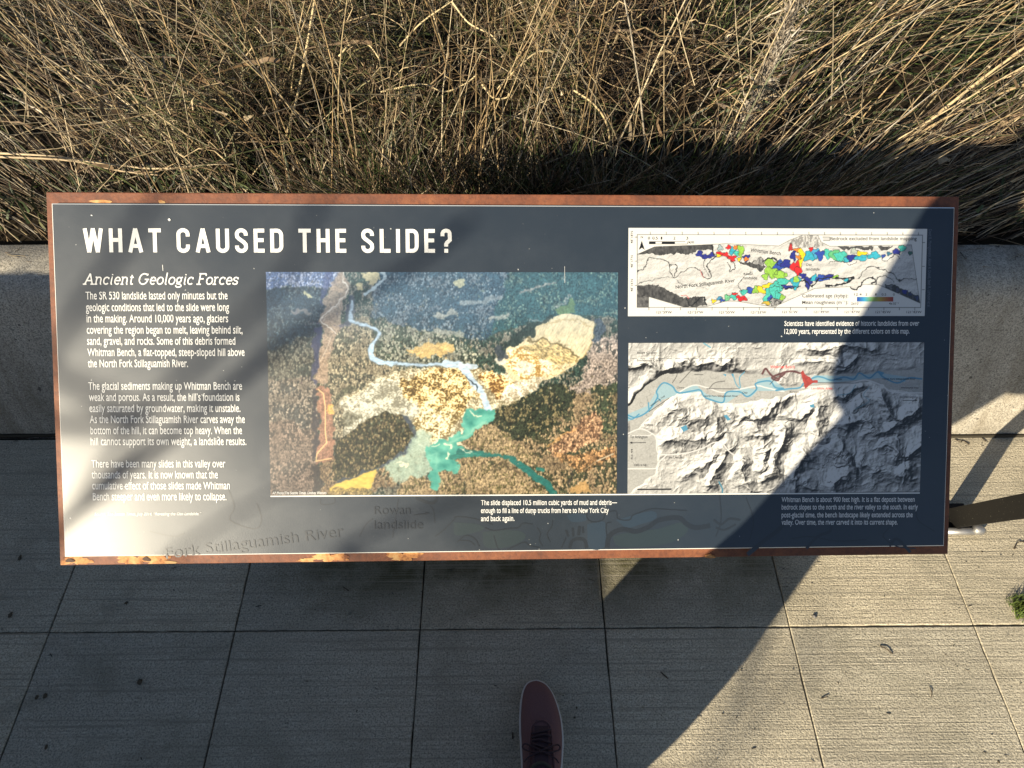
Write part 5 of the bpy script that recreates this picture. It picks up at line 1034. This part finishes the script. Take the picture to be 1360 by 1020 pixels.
# ------------------------------------------------------------------ the person taking the picture
M_SKIN, _, _ = mat('skin', (.48,.28,.20), .5); M_JACKET, _, _ = mat('jacket_cloth', (.03,.032,.038), .85); M_TROUSER, ntt, bt = mat('trouser_cloth', (.018,.018,.017), .9)
M_HAIR, _, _ = mat('hair', (.035,.022,.014), .6); M_UPPER, ntu, bu = mat('burgundy_canvas', (.085,.035,.045), .85, 0, .2)
_v = coords(ntu); ntu.links.new(ramp(ntu, noise(ntu, _v, 900, 2), [(.3, (.11,.058,.058)), (.7, (.16,.085,.083))]), bu.inputs['Base Color']); ntu.links.new(bump(ntu, noise(ntu, _v, 1400, 2), .5, .0005), bu.inputs['Normal'])
M_SOLE, _, _ = mat('off_white_rubber', (.40,.38,.36), .7); M_LACE, _, _ = mat('burgundy_lace', (.035,.015,.019), .8); M_DARKLINE, _, _ = mat('shoe_lining', (.05,.045,.03), .85)
PB = Vector((-.03, -.12, 0))
person = empty('person', PB, 'person in dark trousers and burgundy sneaker standing before the sign with phone raised', 'person')
def skin_mesh(name, verts, edges, radii, m, root, sub=2, parent=person):
    me = bpy.data.meshes.new(name); me.from_pydata([tuple(Vector(v)-PB) for v in verts], edges, []); o = bpy.data.objects.new(name, me); COL.objects.link(o)
    md = o.modifiers.new('Skin', 'SKIN'); md.use_smooth_shade = True; sd = o.modifiers.new('Sub', 'SUBSURF'); sd.levels = sub; sd.render_levels = sub
    sv = me.skin_vertices[0].data
    for i, r in enumerate(radii): sv[i].radius = (r, r) if not hasattr(r, '__len__') else r; sv[i].use_root = (i == root)
    me.materials.append(m); o.parent = parent; return o
def chain(spec):
    """spec: dict name -> (pos, radius, parent)"""
    names = list(spec); idx = {n: i for i, n in enumerate(names)}
    return [spec[n][0] for n in names], [(idx[spec[n][2]], idx[n]) for n in names if spec[n][2]], [spec[n][1] for n in names], idx
ELX, ELY, ELZ = -.13, -.14, 1.36
sp = {'pelvis': ((-.04, -.13, .93), .12, None), 'waist': ((-.02, -.20, 1.10), .125, 'pelvis'), 'chest': ((-.02, -.24, 1.30), (.15, .12), 'waist'), 'neck': ((-.015, -.25, 1.47), .055, 'chest'), 'jaw': ((-.01, -.225, 1.56), .062, 'neck'), 'head': ((-.005, -.225, 1.66), .085, 'jaw'), 'crown': ((-.005, -.235, 1.735), .06, 'head'),
      'nose': ((-.005, -.115, 1.625), .012, 'head'), 'chin': ((-.005, -.15, 1.535), .022, 'jaw'),
      'lsh': ((-.19, -.25, 1.40), .062, 'chest'), 'lel': ((ELX, ELY, ELZ), .045, 'lsh'), 'lwr': ((-.08, -.035, 1.56), .028, 'lel'), 'lpalm': ((-.09, -.022, 1.625), .028, 'lwr'),
      'rsh': ((.15, -.25, 1.40), .062, 'chest'), 'rel': ((.275, -.15, .91), .045, 'rsh'), 'rwr': ((.135, -.03, 1.56), .028, 'rel'), 'rpalm': ((.12, -.022, 1.625), .028, 'rwr'),
      'lhip': ((-.12, -.13, .86), .085, 'pelvis'), 'lkn': ((-.17, -.13, .49), .055, 'lhip'), 'lank': ((-.19, -.23, .09), .038, 'lkn'), 'lft': ((-.2, -.12, .05), .035, 'lank'),
      'rhip': ((.03, -.11, .86), .085, 'pelvis'), 'rkn': ((.045, .02, .49), .055, 'rhip'), 'rank': ((.06, .185, .085), .038, 'rkn'), 'rft': ((.062, .27, .04), .028, 'rank')}
for s, h in ((-1, 'l'), (1, 'r')):
    px = sp[h+'palm'][0]
    for k, (dz, ln) in enumerate(((.035, .022), (.014, .026), (-.007, .024), (-.027, .018))):       # fingers folded behind the phone's long edge
        a = (px[0]+s*-.002, px[1]-.012, px[2]+dz); b = (px[0]-s*ln, px[1]-.022, px[2]+dz+.004); c = (px[0]-s*(ln+.022), px[1]-.026, px[2]+dz+.002)
        sp[f'{h}f{k}a'] = (a, .0095, h+'palm'); sp[f'{h}f{k}b'] = (b, .0085, f'{h}f{k}a'); sp[f'{h}f{k}c'] = (c, .0075, f'{h}f{k}b')
    sp[h+'ta'] = ((px[0]-s*.012, px[1]-.03, px[2]-.04), .011, h+'palm'); sp[h+'tb'] = ((px[0]-s*.035, px[1]-.038, px[2]-.025), .0095, h+'ta')
v, e, r, ix = chain(sp)
skin_mesh('body', v, e, r, M_SKIN, ix['pelvis'], 2)
RG = [(-.122, .005, .17, .135, .115), (-.112, -.002, .24, .170, .128), (-.105, -.008, .32, .188, .133), (-.10, -.02, .42, .185, .13), (-.08, -.05, .64, .168, .128), (.0, -.11, .87, .205, .14), (.0, -.165, 1.08, .172, .125), (.0, -.235, 1.28, .20, .13), (-.005, -.25, 1.38, .19, .115), (-.01, -.25, 1.44, .11, .085), (-.012, -.25, 1.50, .068, .066)]
V = []; nn_ = 32
for cx_, cy_, z_, rx_, ry_ in RG: V += [(cx_+rx_*math.cos(2*math.pi*k/nn_)-PB.x, cy_+ry_*math.sin(2*math.pi*k/nn_)-PB.y, z_) for k in range(nn_)]
F = [(r*nn_+k, r*nn_+(k+1) % nn_, (r+1)*nn_+(k+1) % nn_, (r+1)*nn_+k) for r in range(len(RG)-1) for k in range(nn_)]+[tuple(range(nn_))[::-1], tuple((len(RG)-1)*nn_+k for k in range(nn_))]
cp = [(V, F)]
for h in 'lr':
    s0, s1, s2 = (Vector(sp[h+q][0])-PB for q in ('sh', 'el', 'wr')); s2 = s1.lerp(s2, .88)
    Q = [s0.lerp(s1, t) for t in (0, .4, .8)]+[s1]+[s1.lerp(s2, t) for t in (.2, .6, 1)]
    cp.append(tube(Q, [.085, .078, .066, .064, .058, .052, .047], 16))
bm = bmesh.new(); v, f = join(cp); vs = [bm.verts.new(q) for q in v]
for q in f: bm.faces.new([vs[i] for i in q])
co = bm_obj('coat', bm, M_JACKET, person, True); rm = co.modifiers.new('Remesh', 'REMESH'); rm.mode = 'VOXEL'; rm.voxel_size = .012; rm.use_smooth_shade = True; sm = co.modifiers.new('Smooth', 'SMOOTH'); sm.iterations = 6; sm.factor = .5
tr = {'pelvis': ((-.04, -.13, .93), .14, None)}
for h, hem in (('l', (-.19, -.228, .12)), ('r', (.06, .170, .12))):
    tr[h+'hip'] = (sp[h+'hip'][0], .105, 'pelvis'); tr[h+'kn'] = (sp[h+'kn'][0], .075, h+'hip'); tr[h+'hem'] = (hem, .056, h+'kn')
v, e, r, ix = chain(tr); skin_mesh('trousers', v, e, r, M_TROUSER, ix['pelvis'], 2)
bm = bmesh.new(); bmesh.ops.create_uvsphere(bm, u_segments=24, v_segments=16, radius=1)
for vtx in bm.verts:
    c = vtx.co; k = 1+.05*math.sin(9*c.x+4*c.z)*math.cos(7*c.y); vtx.co = Vector((c.x*.095*k-.005, c.y*.108*k-.245, c.z*.105*k+1.685))-PB
bmesh.ops.delete(bm, geom=[vtx for vtx in bm.verts if (vtx.co.y+PB.y) > -.17 and vtx.co.z < 1.72], context='VERTS'); bm_obj('hair', bm, M_HAIR, person, True)
# sneaker: outline of the sole from above (x offset, y) for the right foot, toe at y = 0, heel at -0.30
OUT_L = [(0, -.006), (.0012, -.015), (.004, -.0225), (.008, -.0275), (.014, -.0315), (.024, -.0352), (.035, -.0374), (.045, -.0386), (.06, -.0397), (.076, -.0400), (.097, -.0396), (.117, -.0380), (.16, -.0345), (.21, -.033), (.255, -.033), (.285, -.024), (.297, -.010)]
OUT_R = [(0, -.006), (.0012, .002), (.004, .009), (.008, .0155), (.014, .0215), (.024, .0285), (.035, .0340), (.045, .0380), (.06, .0425), (.076, .0465), (.097, .0490), (.117, .0500), (.16, .047), (.21, .039), (.255, .036), (.285, .026), (.297, .012)]
def shoe(ox, oy, flip, ang=0.0):
    s = -1 if flip else 1
    tt = np.concatenate([[0, .0012, .004, .008, .0135, .0185, .024, .03], np.linspace(.04, .27, 20), np.linspace(.276, .297, 6)])
    Lx = np.interp(tt, [a for a, _ in OUT_L], [b for _, b in OUT_L]); Rx = np.interp(tt, [a for a, _ in OUT_R], [b for _, b in OUT_R])
    ring = [(Lx[i], -tt[i]) for i in range(len(tt))]+[(Rx[i], -tt[i]) for i in range(len(tt)-1, -1, -1)]
    rot = Matrix.Rotation(ang, 3, 'Z')
    def P(x, y, z): q = rot @ Vector((s*x, y, z)); return tuple(Vector((q.x+ox, q.y+oy, q.z))-PB)
    n = len(ring); cx = .004
    def grow(p, d):
        x, y = p; c = np.array([cx, np.clip(y, -.25, -.045)]); v = np.array([x, y])-c; return tuple(c+v*(1+d/np.linalg.norm(v)))
    V = []; F = []
    for d, z in ((.0008, 0.001), (.0026, .006), (.003, .018), (.002, .025), (-.001, .0265)):
        V += [P(*grow(p, d), z+.007*max(0, (.03+p[1])/.03)*(z > .0005)*.6) for p in ring]
    for r in range(4):
        for k in range(n): F.append((r*n+k, r*n+(k+1) % n, (r+1)*n+(k+1) % n, (r+1)*n+k))
    F.append(tuple(range(n))[::-1]); F.append(tuple(4*n+k for k in range(n)))
    up_z = lambda t: float(np.interp(t, [0, .012, .03, .06, .10, .14, .17, .20, .24, .27, .297], [.030, .044, .053, .060, .068, .080, .092, .098, .096, .100, .104]))
    V2 = []; F2 = []; m = 15
    for i in range(len(tt)):
        l, r_, t = Lx[i]+.001, Rx[i]-.001, tt[i]; zt = up_z(t); z0 = .0262
        for k in range(m):
            a = math.pi*k/(m-1); c = math.cos(a); sn = math.sin(a)
            xx = (l+r_)/2-(r_-l)/2*math.copysign(abs(c)**.62, c); zz = z0+(zt-z0)*abs(sn)**.75
            V2.append(P(xx, -t, zz))
    op = lambda i, k: tt[i] > .185 and tt[i] < .268 and 4 <= k <= 9            # the opening for the foot
    for i in range(len(tt)-1):
        for k in range(m-1):
            if op(i, k): continue
            F2.append((i*m+k, (i+1)*m+k, (i+1)*m+k+1, i*m+k+1))
    sh = empty('shoe', (0, 0, 0)); sh.parent = person
    um = mesh_obj('shoe_upper', V2, F2, M_UPPER, sh, True); um.modifiers.new('Sub', 'SUBSURF').render_levels = 2; um.modifiers['Sub'].levels = 2
    mesh_obj('sole', V, F, M_SOLE, sh, True)
    # horseshoe stitching band round the lacing, tongue, laces
    zc = lambda x, t: up_z(t)+.0016-.9*abs(x-.003)**1.6*1.0
    U = [P(.003+.0215*math.cos(a), -.108+.020*math.sin(a), zc(.003+.0215*math.cos(a), .108-.02*max(0, math.sin(a)))) for a in np.linspace(0, math.pi, 12)]
    U = [P(.003+.026, -.185, zc(.029, .185)), P(.003+.024, -.145, zc(.027, .145))]+U+[P(.003-.024, -.145, zc(-.021, .145)), P(.003-.026, -.185, zc(-.023, .185))]
    vv, ff = tube(U, .0022, 6); mesh_obj('eyelet_band', vv, ff, M_UPPER, sh, True)
    tg = [P(.003+dx, -t, zc(.003+dx, t)+.0008) for t in np.linspace(.1, .19, 10) for dx in (-.014, -.007, 0, .007, .014)]
    mesh_obj('tongue', tg, [(a*5+b, a*5+b+1, (a+1)*5+b+1, (a+1)*5+b) for a in range(9) for b in range(4)], M_LACE, sh, True)
    for j, t in enumerate((.112, .122, .132, .142)):
        Q = [P(.003+x, -t+.004*math.sin(x*90+j), zc(.003+x, t)+.004) for x in np.linspace(-.02, .02, 9)]
        vv, ff = tube(Q, .0024, 6); mesh_obj('lace', vv, ff, M_LACE, sh, True)
    for sx in (-1, 1):
        b0 = (.003, .118)
        Q = [(.003, .150), (.003+sx*.018, .142), (.003+sx*.034, .137), (.003+sx*.037, .146), (.003+sx*.018, .153), (.003, .152)]
        Q = spline([P(x, -t, zc(np.clip(x, -.03, .036), t)+.006) for x, t in Q], 4); vv, ff = tube(Q, .0018, 6); mesh_obj('lace', vv, ff, M_LACE, sh, True)
        Q = spline([P(x, -t, zc(np.clip(x, -.03, .036), t)+.005) for x, t in [(.003, .150), (.003+sx*.014, .157), (.003+sx*.028, .164), (.003+sx*.034, .172)]], 4); vv, ff = tube(Q, .0016, 6); mesh_obj('lace', vv, ff, M_LACE, sh, True)
    col = [P(.003+.030*math.cos(a), -.218+.045*math.sin(a), up_z(.218-.045*math.sin(a))+.002-.004*abs(math.cos(a))) for a in np.linspace(0, 2*math.pi, 28)]
    vv, ff = tube(col, .0042, 7, cap=False); mesh_obj('collar', vv, ff, M_DARKLINE, sh, True)
    return sh
for h, fz in (('l', 0), ('r', 0)):
    q = {'toe': (Vector(sp[h+'ft'][0])-Vector((0, .01, .0)), .032, None), 'ankle': (Vector(sp[h+'ank'][0])+Vector((0, .006, .004)), .044, 'toe'), 'shin': (Vector(sp[h+'ank'][0]).lerp(Vector(sp[h+'kn'][0]), .3), .045, 'ankle')}
    v, e, r, ix = chain(q); skin_mesh('sock', v, e, r, M_TROUSER, 1, 2)
shoe(.060, .432, False, R_(-1.5)); shoe(-.195, -.055, True, R_(6))
# phone in both hands, lens just behind the picture's viewpoint
ph = empty('phone', (.015, -.012, 1.655), 'dark phone held level in both hands of the person', 'phone'); ph.rotation_euler = (R_(90-PITCH), 0, 0)
M_PHONE, _, _ = mat('phone_glass', (.015,.015,.017), .15)
bm = bmesh.new(); bm_box(bm, Vector((0, -.012, .008)), (.15, .072, .0078), None, .003); bm_obj('case', bm, M_PHONE, ph)
bm = bmesh.new(); bm_box(bm, Vector((0, -.012, .0122)), (.142, .066, .0006)); bm_obj('screen', bm, M_BLACK, ph)

# ------------------------------------------------------------------ what stands behind the viewer and shades the plaza
E_O = np.array([math.cos(R_(SUN_AZ)), -math.sin(R_(SUN_AZ))]); E_S = np.array([math.sin(R_(SUN_AZ)), math.cos(R_(SUN_AZ))]); TE = math.tan(R_(SUN_EL))
def sunpt(o, h, s):               # point at distance s along the light's ground direction whose shadow line has offset o and height h
    p = E_O*o+E_S*s; return Vector((p[0], p[1], h-s*TE))
# bare tree whose limbs throw the soft streaks
M_BARK, ntb, bb = mat('tree_bark', (.07,.055,.042), .9); ntb.links.new(bump(ntb, noise(ntb, coords(ntb, (1, 1, .25)), 30, 4), .8, .01), bb.inputs['Normal'])
def sgn(px, py): u, v = S(px, py); return Vector(W(u, v, .006)+SBASE)
def up(P, T): return Vector(P)-SD*T
tree = empty('bare_tree', (-5.3, -2.2, 0), 'leafless tree with long crooked limbs behind the viewer', 'tree'); tb = Vector(tree.location)
trunk = [(-5.3, -2.2, -.05), (-5.28, -2.22, .8), (-5.24, -2.2, 1.7), (-5.2, -2.15, 2.5), (-5.22, -2.1, 3.1)]
P = spline(trunk, 5); vv, ff = tube([Vector(p)-tb for p in P], [.13-.08*k/len(P) for k in range(len(P))], 10); mesh_obj('trunk', vv, ff, M_BARK, tree, True)
def limb(root_z, pts, r0, r1):
    a = Vector((-5.22, -2.16, root_z)); Q = spline([tuple(a)]+[tuple(p) for p in pts], 6); n = len(Q); r0 *= .5; r1 *= .5
    vv, ff = tube([Vector(p)-tb for p in Q], [r0+(r1-r0)*k/(n-1) for k in range(n)], 8); mesh_obj('limb', vv, ff, M_BARK, tree, True)
T0 = 3.6
limb(1.7, [up(sgn(-120, 880), T0), up(sgn(-30, 797), T0), up(sgn(30, 745), T0), up(sgn(85, 695), T0), up(sgn(215, 590), T0), up(sgn(345, 482), T0+.2), up(sgn(440, 415), T0+.3), up(sgn(560, 345), T0+.4), up(sgn(625, 290), T0+.4)], .024, .014)
limb(2.0, [up(sgn(170, 960), T0+.3), up(sgn(222, 758), T0+.3), up(sgn(264, 716), T0+.3), up(sgn(310, 684), T0+.2), up(sgn(450, 610), T0+.2)], .012, .005)
limb(2.0, [up(sgn(300, 800), T0-.2), up(sgn(450, 730), T0), up(sgn(530, 692), T0), up(sgn(640, 655), T0)], .018, .008)
limb(2.7, [up(sgn(20, 560), T0+1.2), up(sgn(60, 480), T0+1.2), up(sgn(150, 350), T0+1.2), up(sgn(200, 270), T0+1.2), up(sgn(240, 200), T0+1.2)], .024, .012)
limb(1.7, [up(sgn(-80, 900), T0+1.2), up(sgn(20, 775), T0+1.2), up(sgn(90, 692), T0+1.2), up(sgn(215, 532), T0+1.2), up(sgn(262, 485), T0+1.1), up(sgn(330, 415), T0+1.1), up(sgn(380, 370), T0+1), up(sgn(430, 250), T0+.8)], .022, .012)
limb(2.5, [up(at(-60, 395, 1.28), T0), up(at(0, 372, 1.28), T0), up(at(70, 345, 1.28), T0), up(at(180, 300, 1.3), T0)], .016, .009)
limb(2.45, [up(at(-60, 345, 1.26), T0+.4), up(at(0, 368, 1.26), T0+.4), up(at(70, 395, 1.25), T0+.4)], .010, .005)
tree2 = empty('slim_tree', (-4.3, -6.6, 0), 'slim leafless tree leaning right behind the viewer', 'tree'); tb2 = Vector(tree2.location)
q1 = [up(gp(925, 1040), 6.6), up(gp(985, 965), 6.6), up(gp(1065, 860), 6.6), up(gp(1100, 800), 6.7)]
P = spline([(-4.3, -6.6, -.05), (-4.2, -6.4, 1.1)]+[tuple(p) for p in q1], 6); vv, ff = tube([Vector(p)-tb2 for p in P], [.009-.004*k/len(P) for k in range(len(P))], 8); mesh_obj('trunk', vv, ff, M_BARK, tree2, True)
q2 = [up(gp(985, 1000), 6.6), up(gp(1060, 915), 6.6), up(gp(1110, 850), 6.6)]
P = spline([tuple(q1[0])]+[tuple(p) for p in q2], 6); vv, ff = tube([Vector(p)-tb2 for p in P], [.006-.002*k/len(P) for k in range(len(P))], 7); mesh_obj('limb', vv, ff, M_BARK, tree2, True)

for o in list(bpy.data.objects):
    gname = {'dry stalk': 'tall dry stalks standing out of the grass', 'dead vine': 'pale dead vines in the middle of the grass', 'leaf': 'leaf crumbs on the pavement', 'twig': 'twigs on the pavement', 'tree': 'bare trees behind the viewer'}.get(o.get('category'))
    if gname and not o.parent: o['group'] = gname
